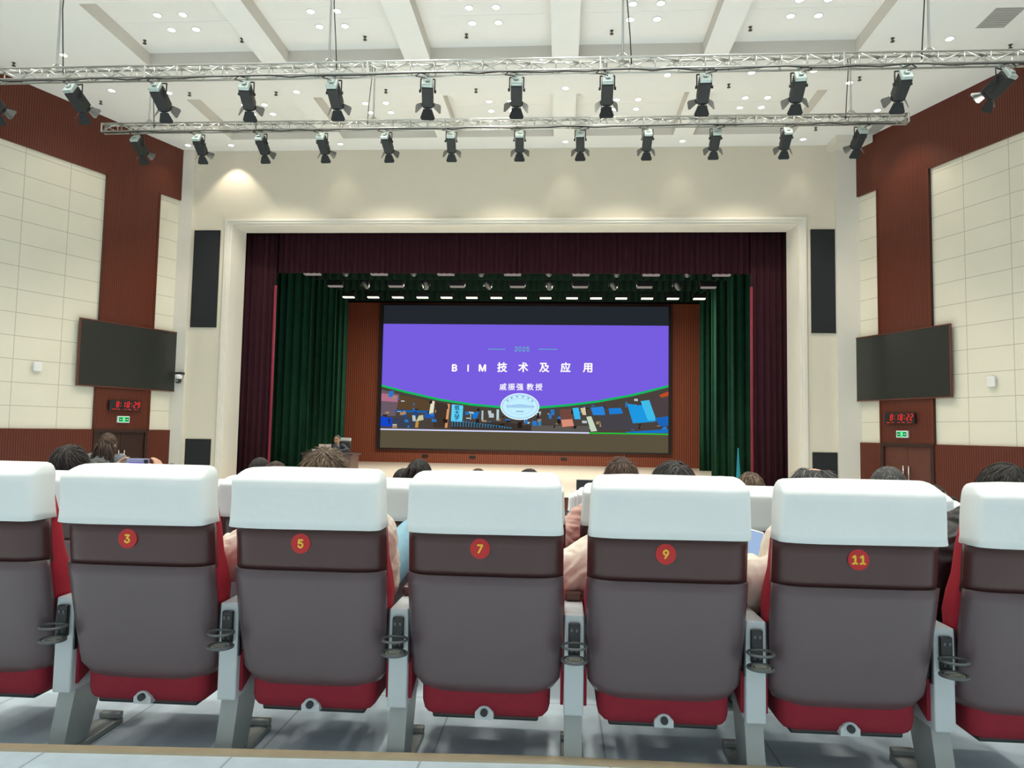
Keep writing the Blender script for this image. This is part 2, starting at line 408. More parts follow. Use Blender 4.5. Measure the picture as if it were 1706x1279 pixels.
# moulded frame: nested steps around the opening
bm = nb()
def frame_step(o, w_, y0, y1):
    a0, a1, zt = FX0 + o, FX1 - o, FZT - o
    box(bm, a0, a0 + w_, y0, y1, ZB + .4, zt); box(bm, a1 - w_, a1, y0, y1, ZB + .4, zt); box(bm, a0 + w_, a1 - w_, y0, y1, zt - w_, zt)
frame_step(-.03, .06, 16.95, 17.3); frame_step(.03, .05, 16.975, 17.3); frame_step(.08, .05, 17.01, 17.3)
for (ax_, bx_, s) in ((FX0 + .13, FX0 + .25, 1), (FX1 - .13, FX1 - .25, -1)):
    prism(bm, [(ax_, 17.02, ZB + .4), (bx_, 17.55, ZB + .4), (bx_ - .12 * s, 17.55, ZB + .4), (ax_ - .05 * s, 17.02, ZB + .4)], (0, 0, FZT - .13 - ZB - .4))
prism(bm, [(FX0 + .1, 17.02, FZT - .13), (FX0 + .1, 17.55, FZT - .17), (FX0 + .1, 17.55, FZT + .1), (FX0 + .1, 17.02, FZT + .1)], (FX1 - FX0 - .2, 0, 0))
trim(bm, M['whitetrim'], None, 'moulded white frame around the stage opening')

# stage box
SZ = -1.40
bm = nb(); box(bm, -9.75, 7.05, 16.62, 17.35, SZ - .12, SZ); box(bm, -13, 10.4, 17.35, 29.9, SZ - .12, SZ)
struct(obj('floor_stage', bm, M['stagefloor']), 'pale boarded stage floor')
bm = nb(); box(bm, -9.7, 7.0, 16.66, 16.80, ZB, SZ - .12); trim(bm, M['slat'], None, 'timber slat front of the stage')
bm = nb(); box(bm, -9.19, 5.80, 29.5, 29.7, SZ, 5.34)
struct(obj('wall_back', bm, M['slatback']), 'red timber slat wall behind the stage screen')
bm = nb(); box(bm, -13, -12.8, 17.35, 30, SZ, 9.0); box(bm, 10.2, 10.4, 17.35, 30, SZ, 9); box(bm, -13, 10.4, 17.3, 30, 8.9, 9.1); box(bm, -13, 10.4, 29.72, 30, SZ, 9)
box(bm, -13, -9.7, 17.3, 17.36, SZ, 9); box(bm, 7.0, 10.4, 17.3, 17.36, SZ, 9); box(bm, -13, 10.4, 17.3, 17.36, HC + .2, 9)
struct(obj('wall_stagehouse', bm, M['stageblack']), 'black walls of the stage house')

# ------------------------------------------------------------------ curtains
def curtain(name, m, x0, x1, y, z0, z1, amp, wl, label, seed=0, lining=None, rows=4):
    rnd = random.Random(seed); n = max(12, int((x1 - x0) / wl * 8)); bm = nb(); ph = 0.; prof = []
    for i in range(n + 1):
        ph += 2 * PI / 8 * rnd.uniform(.75, 1.25); prof.append((math.sin(ph) + .35 * math.sin(ph * 2.3 + 1)) * amp * rnd.uniform(.7, 1.1))
    G = []
    for i in range(n + 1):
        x = (x1 - x0) * i / n
        G.append([[bm.verts.new((x, prof[i] * (1.0 - .25 * j / rows) + t, (z1 - z0) * j / rows)) for j in range(rows + 1)] for t in (0, .02)])
    for i in range(n):
        for j in range(rows):
            bm.faces.new((G[i][0][j], G[i + 1][0][j], G[i + 1][0][j + 1], G[i][0][j + 1]))
            bm.faces.new((G[i][1][j], G[i][1][j + 1], G[i + 1][1][j + 1], G[i + 1][1][j]))
        bm.faces.new((G[i][0][0], G[i][1][0], G[i + 1][1][0], G[i + 1][0][0])); bm.faces.new((G[i][0][rows], G[i + 1][0][rows], G[i + 1][1][rows], G[i][1][rows]))
    for i in (0, n):
        for j in range(rows): bm.faces.new((G[i][0][j], G[i][0][j + 1], G[i][1][j + 1], G[i][1][j]))
    t = tag(obj(name, bm, m, smooth=True), label, 'curtain'); t.location = (x0, y, z0)
    if lining is not None:
        xx = x1 - x0 if lining > 0 else 0
        bm = nb(); tube(bm, [(xx, -.03, 0.0), (xx, -.03, (z1 - z0) * .72)], .035, 8); obj('lining', bm, M['redlining'], t, smooth=True)  # light catching the curtain hem, painted as a brighter red edge
    return t
curtain('stage_curtain', M['redcurtain'], -9.6, -7.40, 17.75, SZ, 5.6, .05, .16, 'maroon velvet leg curtain at the left side of the stage opening', 1, 1)
curtain('stage_curtain', M['redcurtain'], 4.66, 6.9, 17.75, SZ, 5.6, .05, .16, 'maroon velvet leg curtain at the right side of the stage opening', 2, -1)
curtain('stage_valance', M['redcurtain'], -9.4, 6.7, 17.95, 4.02, 5.6, .04, .15, 'wide maroon velvet valance across the top of the stage opening', 3)
for i, (xa, xb, y) in enumerate([(-12.6, -7.35, 20.3), (-12.6, -7.6, 23.3), (-12.6, -8.55, 27.6)]):
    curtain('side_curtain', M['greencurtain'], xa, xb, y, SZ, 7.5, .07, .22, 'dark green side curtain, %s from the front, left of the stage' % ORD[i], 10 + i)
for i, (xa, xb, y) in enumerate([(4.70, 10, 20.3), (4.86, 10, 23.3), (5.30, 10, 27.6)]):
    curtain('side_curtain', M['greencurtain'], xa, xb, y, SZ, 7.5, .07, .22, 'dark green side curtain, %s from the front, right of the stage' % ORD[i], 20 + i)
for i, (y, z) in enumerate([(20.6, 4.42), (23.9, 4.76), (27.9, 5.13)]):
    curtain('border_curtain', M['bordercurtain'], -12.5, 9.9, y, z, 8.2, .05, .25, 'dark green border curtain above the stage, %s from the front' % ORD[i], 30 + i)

# ------------------------------------------------------------------ LED wall and slide
SX0, SX1, SZ0, SZ1 = -7.53, 4.38, -.045, 4.415
led = thing('led_screen', 'large LED wall showing a purple lecture slide at the back of the stage', 'screen', (0, 29.5, 0))
def lk(n, bm, m, p=led): return obj(n, bm, m, p)
bm = nb(); box(bm, -7.66, -7.53, -.16, 0, -.86, 5.24); box(bm, 4.38, 4.48, -.16, 0, -.86, 5.24); box(bm, -7.53, 4.38, -.16, 0, 5.20, 5.24); box(bm, -7.53, 4.38, -.16, 0, -.86, -.80)
lk('frame', bm, M['blackbox'])
lk('unlit_top_band', bx(-7.53, 4.38, -.10, 0, SZ1, 5.20), glow('led_idle_top', lin('23272e'), 1))  # switched-off LEDs, given a faint painted glow
lk('unlit_bottom_band', bx(-7.53, 4.38, -.10, 0, -.80, SZ0), glow('led_idle_bottom', lin('5a523e'), 1))  # switched-off LEDs; the floor's reflection is painted as a brownish glow
def sp_(px, py):   # slide layout units -> metres on the screen face
    u = (px - 637.5) / 475.5; v = (py - (541.5 + (px - 875) * .0085)) / 177.
    return SX0 + (SX1 - SX0) * u, SZ1 - (SZ1 - SZ0) * v
def spoly(name, pts, color, lay, parent=None, raw=False):
    bm = nb(); y = -.10 - .003 * lay
    prism(bm, [(*((p[0], y, p[1]) if raw else (lambda q: (q[0], y, q[1]))(sp_(*p))),) for p in pts], (0, .002, 0))
    return obj(name, bm, glow(name, color, 1), parent or led)
# purple field with a faint vertical blend that belongs to the slide itself
pm = glow('slide_purple', lin('775de0'), 1)
slide = lk('slide', bx(SX0, SX1, -.1015, -.10, SZ0, SZ1), pm)
curve = [(636, 645), (680, 656), (735, 668), (790, 676), (838, 680), (872, 681), (905, 680), (950, 676), (1000, 669.5), (1055, 659), (1113.5, 644)]
GC = lin('00b050'); y_b = 716.5
strip = spoly('photo_strip', curve + [(1113.5, 719), (636, 716)], lin('4a423d'), 1, slide)
bm = nb()
for a, b in zip(curve, curve[1:]):
    A, B = sp_(*a), sp_(*b); prism(bm, [(A[0], -.125, A[1]), (B[0], -.125, B[1]), (B[0], -.125, B[1] + .09), (A[0], -.125, A[1] + .09)], (0, .002, 0))
lk('green_arc', bm, glow('green_arc', lin('12b85c'), 1), slide)
spoly('base_line', [(636, 715), (985, 718.2), (985, 720.4), (636, 717.2)], lin('d8dcff'), 4, slide)
spoly('base_line', [(985, 718.2), (1113.5, 719.2), (1113.5, 721.4), (985, 720.4)], lin('22c030'), 4, slide)
ps = [
 ('dull_building', [(637, 650), (668, 658), (662, 694), (637, 694)], '6a5a66'), ('red_roof', [(637, 656), (666, 660), (665, 671), (637, 669)], 'b07088'),
 ('hedge', [(668, 659), (720, 669), (718, 684), (664, 682)], '5a4630'), ('blue_roof', [(662, 684), (720, 685), (720, 689), (660, 687)], '1c5fa8'),
 ('blue_panel', [(636, 695), (657, 697), (657, 712), (636, 711)], '1446c8'), ('blue_window', [(675, 687), (681, 688), (681, 697), (675, 696)], '1a4a90'),
 ('blue_window', [(693, 686), (699, 686), (699, 695), (693, 695)], '1a4a90'), ('wall_face', [(658, 697), (700, 697), (694, 713), (656, 712)], '3a4252'),
 ('pale_column', [(722, 668), (728, 669), (726, 690), (719, 690)], 'e8e0c0'), ('pale_shape', [(702, 693), (709, 692), (710, 700), (697, 703)], 'c8c4a0'),
 ('dark_gate', [(730, 670), (752, 675), (747, 713), (726, 712)], '40342c'), ('blue_canopy', [(711, 690), (728, 691), (728, 697), (711, 697)], '2458b0'),
 ('orange_post', [(750, 673), (754, 674), (750, 713), (746, 713)], 'd89868'), ('yellow_post', [(697, 703), (702, 703), (701, 713), (696, 713)], 'c09040'),
 ('sign_board', [(757, 674), (776, 676), (775, 703), (756, 702)], '62d2f6'), ('blue_bush', [(780, 686), (786, 686), (786, 691), (780, 691)], '1878d0'),
 ('blue_bush', [(791, 687), (803, 686), (799, 697), (793, 698)], '1878d0'), ('pillar', [(807, 684), (810, 684), (810, 700), (807, 700)], 'a8c4c8'),
 ('pillar', [(832, 682), (836, 682), (836, 700), (832, 700)], 'b8d4d8'), ('pillar', [(788, 687), (790, 687), (790, 699), (788, 699)], '88a4a8'),
 ('brown_ground', [(757, 703), (845, 703), (890, 708), (890, 717), (757, 714)], '3c3430'), ('grey_road', [(890, 708), (985, 708), (985, 718), (890, 717)], '5c5854'),
 ('red_wall', [(936, 681), (955, 680), (961, 711), (940, 711)], '704840'), ('pink_wall', [(939, 698), (957, 697), (960, 708), (941, 710)], 'd89078'),
 ('sign_board', [(957, 679), (967, 678), (971, 697), (961, 697)], '3cb8ec'), ('blue_fence', [(901, 701), (906, 700), (906, 708), (901, 708)], '2888c0'),
 ('white_trunk', [(970, 679), (978, 678), (980, 690), (974, 690)], 'd8c8a0'), ('white_trunk', [(980, 693), (988, 692), (998, 716), (988, 717)], 'c8d8c0'),
 ('blue_hall', [(987, 678), (1008, 676), (1011, 690), (991, 690)], '2a86dc'), ('blue_hall', [(1016, 679), (1036, 678), (1040, 687), (1018, 689)], '1e7cd4'),
 ('dark_block', [(1000, 690), (1050, 689), (1062, 713), (1006, 714)], '46444a'), ('blue_tower', [(1046, 671), (1080, 676), (1092, 700), (1056, 703)], '1e98e0'),
 ('cyan_tower', [(1068, 667), (1082, 665), (1094, 698), (1080, 698)], '40bce8'), ('blue_kerb', [(1045, 717), (1113, 712), (1113, 718), (1045, 719)], '1870c8'),
 ('blue_stand', [(1091, 694), (1113, 691), (1113, 706), (1100, 708)], '1c64b8'), ('dark_roof', [(1084, 664), (1113, 655), (1113, 690), (1094, 692)], '4c4244'), ('orange_leaves', [(1098, 657), (1113, 651), (1113, 658), (1102, 661)], 'c04c24'),
]
for i, (n, pts, c) in enumerate(ps): spoly(n, pts, lin(c), 2 + .05 * i, slide)
rs = random.Random(11)
def arc_y(px):
    for a, b in zip(curve, curve[1:]):
        if a[0] <= px <= b[0]: return a[1] + (b[1] - a[1]) * (px - a[0]) / (b[0] - a[0])
    return 690
for nm, c, n in (('picture_blue', '2a78c8', 34), ('picture_dark', '241e1c', 46), ('picture_tan', 'a88a68', 30), ('picture_pale', 'b8c8cc', 26)):
    bm = nb(); bm.from_mesh(strip.data); n0 = len(bm.faces); y = -.1075 - .0004 * n / 10
    strip.data.materials.append(glow(nm, lin(c), 1))
    for k in range(n):
        px = rs.uniform(638, 1108); top = arc_y(px) + 3; py = rs.uniform(top, 712); w2 = rs.uniform(.6, 4.2); h2 = rs.uniform(.4, 2.4) if rs.random() < .6 else rs.uniform(2, 5)
        if 752 < px < 779 and py < 705: continue
        if py - h2 < top: py = top + h2
        if py + h2 > 714: py = 714 - h2
        sl = rs.uniform(-1.5, 1.5)
        prism(bm, [(q[0], y, q[1]) for q in (sp_(px - w2, py - h2), sp_(px + w2, py - h2 + sl * .3), sp_(px + w2 + sl, py + h2), sp_(px - w2 + sl, py + h2))], (0, .0005, 0))
    bm.faces.ensure_lookup_table()
    for f in bm.faces[n0:]: f.material_index = len(strip.data.materials) - 1
    bm.to_mesh(strip.data); bm.free()
bm = nb()
for k in range(22):      # curly railing in front of the gate
    cx_ = 760 + k * 4.6; hgt = 11 * (1 - k / 26); X, Z = sp_(cx_, 705 + k * .15 + (11 - hgt) * .5); r = .020
    w2 = .052; h2 = hgt * .0252 / 2
    prism(bm, [(X - w2, -.115, Z - h2), (X - w2 + r, -.115, Z - h2), (X - w2 + r, -.115, Z + h2), (X - w2, -.115, Z + h2)], (0, .002, 0))
    prism(bm, [(X - w2, -.115, Z + h2), (X + w2 * .4, -.115, Z + h2), (X + w2 * .4, -.115, Z + h2 - r), (X - w2, -.115, Z + h2 - r)], (0, .002, 0))
lk('railing', bm, glow('railing', lin('2aa0dc'), 1), slide)
WHT = glow('slide_white', (1, 1, 1), 1.0); TEAL = glow('slide_teal', lin('62b4c4'), 1)
def stext(n, s, px, py, size_px, m, bold=.006, xs=1.0):
    X, Z = sp_(px, py); return text(n, s, m, slide, (X, -.128, Z), size_px * .02518, bold=bold, ext=.001, xs=xs)
stext('slide_year', '2025', 872.5, 582, 14.5, TEAL, .005, 1.0)
for xa, xb in ((816, 845), (900, 931)):
    spoly('year_rule', [(xa, 581.5), (xb, 581.8), (xb, 583), (xa, 582.7)], lin('5cb4c8'), 6, slide)
for s, px, sz in (('B', 760, 21.5), ('M', 807, 21.5), ('技', 840, 17), ('术', 875, 17), ('及', 910, 17), ('应', 945, 17), ('用', 982, 17)):
    stext('slide_title', s, px, 613.5, sz, WHT, .017 if s.isascii() else .013)
spoly('slide_title', [(781.8, 608), (784.2, 608), (784.2, 619.6), (781.8, 619.6)], (1, 1, 1), 9, slide)
for s, px in (('戚', 842, ), ('振', 856), ('强', 870), ('教', 887), ('授', 901.5)):
    stext('slide_name', s, px, 645.5, 12.0, WHT, .005)
for s, py in (('筑', 680.5), ('大', 688.5), ('学', 696.5)): stext('sign_lettering', s, 766, py, 9, glow('sign_ink', lin('1c4a70'), 1), .005)
# oval emblem
ex, ez = sp_(870.5, 677)
def oval(name, rx, ry, c, lay, r_in=None):
    bm = nb(); n = 56; y = -.10 - .003 * lay
    o_ = [(ex + rx * .02518 * math.cos(2 * PI * k / n), y, ez + ry * .02518 * math.sin(2 * PI * k / n)) for k in range(n)]
    if r_in is None: prism(bm, o_, (0, .002, 0))
    else:
        i_ = [(ex + (rx - r_in) * .02518 * math.cos(2 * PI * k / n), y, ez + (ry - r_in) * .02518 * math.sin(2 * PI * k / n)) for k in range(n)]
        for k in range(n):
            j = (k + 1) % n; poly(bm, [o_[k], o_[j], i_[j], i_[k]])
    return lk(name, bm, glow(name, lin(c), 1), emb if name != 'emblem' else slide)
emb = oval('emblem', 32, 22, 'e4f6ff', 10)
oval('emblem_field', 30.6, 20.6, 'c4f0ff', 11); oval('emblem_ring', 29.4, 19.4, '86a8d8', 12, .7); oval('emblem_ring', 21, 13.6, 'a0c4e4', 12, .5)
bm = nb()
for k in range(20):      # blurred band of building-like marks
    X = ex + (-22 + k * 2.3) * .02518; h = (.5 + .5 * math.exp(-((k - 9.5) / 5) ** 2)) * .10
    prism(bm, [(X, -.138, ez - .05), (X + .035, -.138, ez - .05), (X + .035, -.138, ez + h), (X, -.138, ez + h)], (0, .002, 0))
lk('emblem_building', bm, glow('emblem_blue', lin('8cb4e4'), 1), emb)
bm = nb()
for k in range(6):       # six illegible characters round the top
    a = math.radians(145 - k * 22); X = ex + 25 * .02518 * math.cos(a); Z = ez + 16.3 * .02518 * math.sin(a)
    for dx, dz, w2, h2 in ((0, .03, .045, .008), (0, -.01, .05, .008), (0, 0, .008, .05)):
        prism(bm, [(X + dx - w2, -.138, Z + dz - h2), (X + dx + w2, -.138, Z + dz - h2), (X + dx + w2, -.138, Z + dz + h2), (X + dx - w2, -.138, Z + dz + h2)], (0, .002, 0))
for k in range(5):
    X = ex + (-5 + 2.5 * k) * .02518; prism(bm, [(X - .02, -.138, ez - .23), (X + .02, -.138, ez - .23), (X + .02, -.138, ez - .18), (X - .02, -.138, ez - .18)], (0, .002, 0))
lk('emblem_lettering', bm, glow('emblem_ink', lin('5f88c0'), 1), emb)

# small floor-level sockets in the back wall
for i, x in enumerate((-5.62, -3.63, .15)):
    tag(obj('wall_socket', bx(x - .12, x + .12, 29.44, 29.499, -1.16, -1.06, .01), M['blackbox']), 'small black socket low on the back wall, %s from left below the screen' % ORD[i], 'socket', 'sockets below the screen')

# ------------------------------------------------------------------ things on the side walls
SEG = {'0': 'abcdef', '1': 'bc', '2': 'abged', '8': 'abcdefg', '9': 'abcdfg'}
def wall_things(side, mw, sg, secs):
    L = lambda s: s * sg      # metres from the stage corner -> local x
    def W(s, z, y=.0): return mw @ Matrix.Translation((L(s), y, z))
    def P(n, bm, m, par, **k): return obj(n, bm, m, par, **k)
    # wall display
    t = thing('wall_display', 'switched-off dark wall display in a thin red frame, %s wall' % side, 'screen', mw=W(1.27, 1.55, .078))
    P('screen', bx(-1.21, 1.21, -.010, .024, -.715, .715, .004), M['screenoff'], t)
    b = nb()
    for (x0, x1, z0, z1) in ((-1.24, 1.24, .715, .74), (-1.24, 1.24, -.74, -.715), (-1.24, -1.21, -.715, .715), (1.21, 1.24, -.715, .715)): box(b, x0, x1, -.012, .03, z0, z1)
    P('frame', b, M['wood'], t); P('mount', bx(-.8, .8, -.07, -.011, -.45, .45), M['blackbox'], t)
    # led clock : viewer's right is local -x
    s0 = 1.36 if side == 'left' else 1.255
    t = thing('led_clock', 'black wall clock with red digits %s above the %s door' % (secs, side), 'clock', mw=W(s0, .42 if side == 'left' else .41, .10))
    P('case', bx(-.39, .39, -.03, .03, -.115, .115, .008), M['blackbox'], t)
    def seg(bm, cx, cz, w, h, on):
        g = .009; h2 = h / 2
        R = dict(a=(-w / 2 + g, w / 2 - g, h2 - g, h2 + g), g=(-w / 2 + g, w / 2 - g, -g, g), d=(-w / 2 + g, w / 2 - g, -h2 - g, -h2 + g),
                 f=(-w / 2 - g, -w / 2 + g, g, h2 - g), b=(w / 2 - g, w / 2 + g, g, h2 - g), e=(-w / 2 - g, -w / 2 + g, -h2 + g, -g), c=(w / 2 - g, w / 2 + g, -h2 + g, -g))
        for k in on:
            x0, x1, z0, z1 = R[k]
            sk = lambda x, z: -(cx + x + z * .10)
            prism(bm, [(sk(x0, z0), .031, cz + z0), (sk(x1, z0), .031, cz + z0), (sk(x1, z1), .031, cz + z1), (sk(x0, z1), .031, cz + z1)], (0, .002, 0))
    q = nb(); seg(q, -.30, .02, .06, .125, 'abcdefg'); P('unlit_digit', q, M['leddim'], t)
    b = nb(); h, m_, s_ = secs.split(':')
    for ch, f in ((h, .25), (m_[0], .445), (m_[1], .58), (s_[0], .795), (s_[1], .915)): seg(b, (f - .5) * .78, .02, .052, .125, SEG[ch])
    for f in (.35, .69):
        for z in (.05, -.01): x = -(f - .5) * .78; box(b, x - .008, x + .008, .031, .033, z - .008, z + .008)
    for f in (.10, .13, .16, .21, .28, .31, .47, .52, .60, .64, .67, .80, .84, .90): x = -(f - .5) * .78; box(b, x - .010, x + .010, .031, .033, -.097, -.083)
    P('digits', b, M['ledred'], t)
    # exit sign
    s0, z0 = (1.37, .10) if side == 'left' else (1.30, .07)
    t = thing('exit_sign', 'small green lit exit sign below the %s wall clock' % side, 'sign', mw=W(s0, z0, .09))
    P('frame', bx(-.145, .145, -.028, .02, -.075, .075, .006), M['white'], t)
    P('lit_panel', bx(-.125, .125, .02, .022, -.055, .055), M['green'], t)
    b = nb()
    for sx in (-1, 1):
        c0 = sx * .083; box(b, c0 - .036, c0 + .036, .0222, .0235, -.036, .036)
    P('arrow_field', b, M['greendark'], t)
    b = nb()
    for sx in (-1, 1):
        c0 = sx * .083; prism(b, [(c0 + sx * .028, .0238, 0), (c0 + sx * .004, .0238, .022), (c0 + sx * .004, .0238, .009), (c0 - sx * .026, .0238, .009), (c0 - sx * .026, .0238, -.009), (c0 + sx * .004, .0238, -.009), (c0 + sx * .004, .0238, -.022)], (0, .001, 0))
    # running figure
    disc(b, (.004, .0238, .038), .009, .009, .001, 14, 'y')
    for pts in ([(-.008, .028), (.010, .026), (.004, -.006), (-.012, -.004)], [(-.010, .0), (.004, -.004), (.018, -.040), (.008, -.042)], [(-.006, -.004), (-.014, .0), (-.030, -.024), (-.022, -.030)], [(.008, .024), (.026, .006), (.022, .000), (.006, .014)], [(-.006, .026), (-.026, .012), (-.022, .006), (-.006, .016)]):
        prism(b, [(x, .0238, z) for x, z in pts], (0, .001, 0))
    P('pictogram', b, glow('pale_green', (.55, 1, .65), .9), t)
    # wireless access box
    s0, z0 = (3.31, 1.15) if side == 'left' else (3.29, 1.08)
    t = thing('access_point', 'small white wireless box on the cream panels of the %s wall' % side, 'wireless box', mw=W(s0, z0, .045))
    P('housing', bx(-.085, .085, -.03, .03, -.10, .10, .022, 3), M['white'], t, smooth=False)
    P('bracket', bx(-.03, .03, -.044, -.03, -.06, .115, .003), M['greyplastic'], t)
wall_things('left', WL, 1, '8:18:29'); wall_things('right', WR, -1, '8:18:22')
# ptz camera near the left corner
t = thing('dome_camera', 'small black and white camera on the pale corner left of the stage', 'camera', (-9.36, 16.90, 1.14))
obj('bracket', bx(-.09, .09, -.16, .0, .09, .15, .01), M['blackplastic'], t)
b = nb(); loft(b, [(-.02, 0, -.12, .075, .075, 2), (.05, 0, -.12, .085, .085, 2), (.09, 0, -.12, .07, .07, 2)], 24); obj('housing', b, M['white'], t, smooth=True)
b = nb(); loft(b, [(-.13, 0, -.13, .03, .03, 2), (-.11, 0, -.13, .06, .06, 2), (-.05, 0, -.12, .072, .072, 2), (-.02, 0, -.12, .06, .06, 2)], 24); h_ = obj('head', b, M['blackplastic'], t, smooth=True)
b = nb(); disc(b, (.0, -.205, -.07), .028, .028, .02, 18, 'y'); obj('lens', b, M['chrome'], h_)
# loudspeaker grilles flush in the stage wall
for (x0, x1, z0, z1, lab) in ((-9.24, -8.57, 2.43, 4.88, 'tall black loudspeaker grille set in the wall left of the stage'), (5.84, 6.485, 2.405, 4.875, 'tall black loudspeaker grille set in the wall right of the stage'),
                              (-9.22, -8.575, -1.28, -.34, 'square black loudspeaker grille low in the wall left of the stage'), (5.835, 6.48, -1.30, -.377, 'square black loudspeaker grille low in the wall right of the stage')):
    t = thing('speaker_grille', lab, 'loudspeaker', ((x0 + x1) / 2, 16.985, z0))
    hw = (x1 - x0) / 2; hh = z1 - z0
    obj('cloth', bx(-hw + .012, hw - .012, -.006, .012, .012, hh - .012), M['grille'], t)
    b = nb()
    for (a, c, d, e) in ((-hw, hw, 0, .012), (-hw, hw, hh - .012, hh), (-hw, -hw + .012, .012, hh - .012), (hw - .012, hw, .012, hh - .012)): box(b, a, c, -.012, .013, d, e)
    obj('frame', b, M['blackmetal'], t)

# ------------------------------------------------------------------ trusses and their spotlights
def truss(y, z_top, x0, x1, size, pitch, label, rods, seed):
    rnd = random.Random(seed)
    t = thing('lighting_truss', label, 'truss', ((x0 + x1) / 2, y, z_top - size)); L = (x1 - x0) / 2; r = .015; dp = size * .75
    for (yy, zz) in ((-dp / 2, size), (dp / 2, size), (-dp / 2, 0), (dp / 2, 0)):
        b = nb(); tube(b, [(-L, yy, zz), (L, yy, zz)], r, 10); obj('chord', b, M['alu'], t, smooth=True)
    b = nb(); n = int(2 * L / pitch); p = 2 * L / n; rr = r * .62
    for i in range(n + 1):
        x = -L + i * p
        for yy in (-dp / 2, dp / 2): tube(b, [(x, yy, 0), (x, yy, size)], rr, 6)
        for zz in (0, size): tube(b, [(x, -dp / 2, zz), (x, dp / 2, zz)], rr, 6)
        if i < n:
            f = i % 2
            tube(b, [(x, -dp / 2, size * f), (x + p, -dp / 2, size * (1 - f))], rr, 6); tube(b, [(x, dp / 2, size * (1 - f)), (x + p, dp / 2, size * f)], rr, 6)
            tube(b, [(x, -dp / 2, size), (x + p, dp / 2, size)], rr, 6)
    obj('lattice', b, M['alu'], t, smooth=True)
    k = 2 * L / 5
    for i in range(6):
        x = min(L - .02, max(-L + .02, -L + i * k)); b = nb()
        box(b, x - .012, x + .012, -dp / 2 - r, dp / 2 + r, -r, size + r)
        bmesh.ops.delete(b, geom=[f for f in b.faces if abs(f.normal.x) > .9], context='FACES_ONLY'); obj('joint_plate', b, M['alu'], t)
    b = nb(); pts = [(-L + i * .3, -dp / 2 - r * .6 + rnd.uniform(-.012, .012), -r * 1.6 + rnd.uniform(-.018, .014)) for i in range(int(2 * L / .3) + 1)]
    tube(b, pts, .010, 6); obj('cable', b, M['cable'], t, smooth=True)
    for x in rods:
        xl = x - (x0 + x1) / 2
        b = nb(); top = HC - (z_top - size)
        for cx in COFX:
            if abs(x - cx) < 1.14 and any(a < y < c for a, c in ((7.42, 9.46), (10.8, 12.84), (14.2, 16.3))): top += CZ
        tube(b, [(xl, 0, size), (xl, 0, top)], .016, 8)
        tube(b, [(xl - .13, 0, size), (xl, 0, size + .10)], .012, 6); tube(b, [(xl + .13, 0, size), (xl, 0, size + .10)], .012, 6)
        rod = obj('hanging_rod', b, M['alu'], t, smooth=True)
        dx = .10 if rnd.random() > .5 else -.09
        b = nb(); tube(b, [(xl + dx * 1.2, -.02, size * .5), (xl + dx, -.03, size + .3), (xl + dx * .5, -.02, size + .9), (xl + dx * .6, 0, top)], .008, 6); obj('supply_cable', b, M['cable'], rod, smooth=True)
    return t
truss(9.6, 5.155, -9.3, 7.0, .165, .335, 'nearer aluminium box truss spanning the whole hall under the ceiling', [-7.43, -3.36, .79, 4.88], 3)
truss(13.0, 5.845, -9.03, 6.21, .155, .335, 'farther aluminium box truss whose two ends show, nearer the stage', [-8.1, -3.645, .775, 5.215], 4)
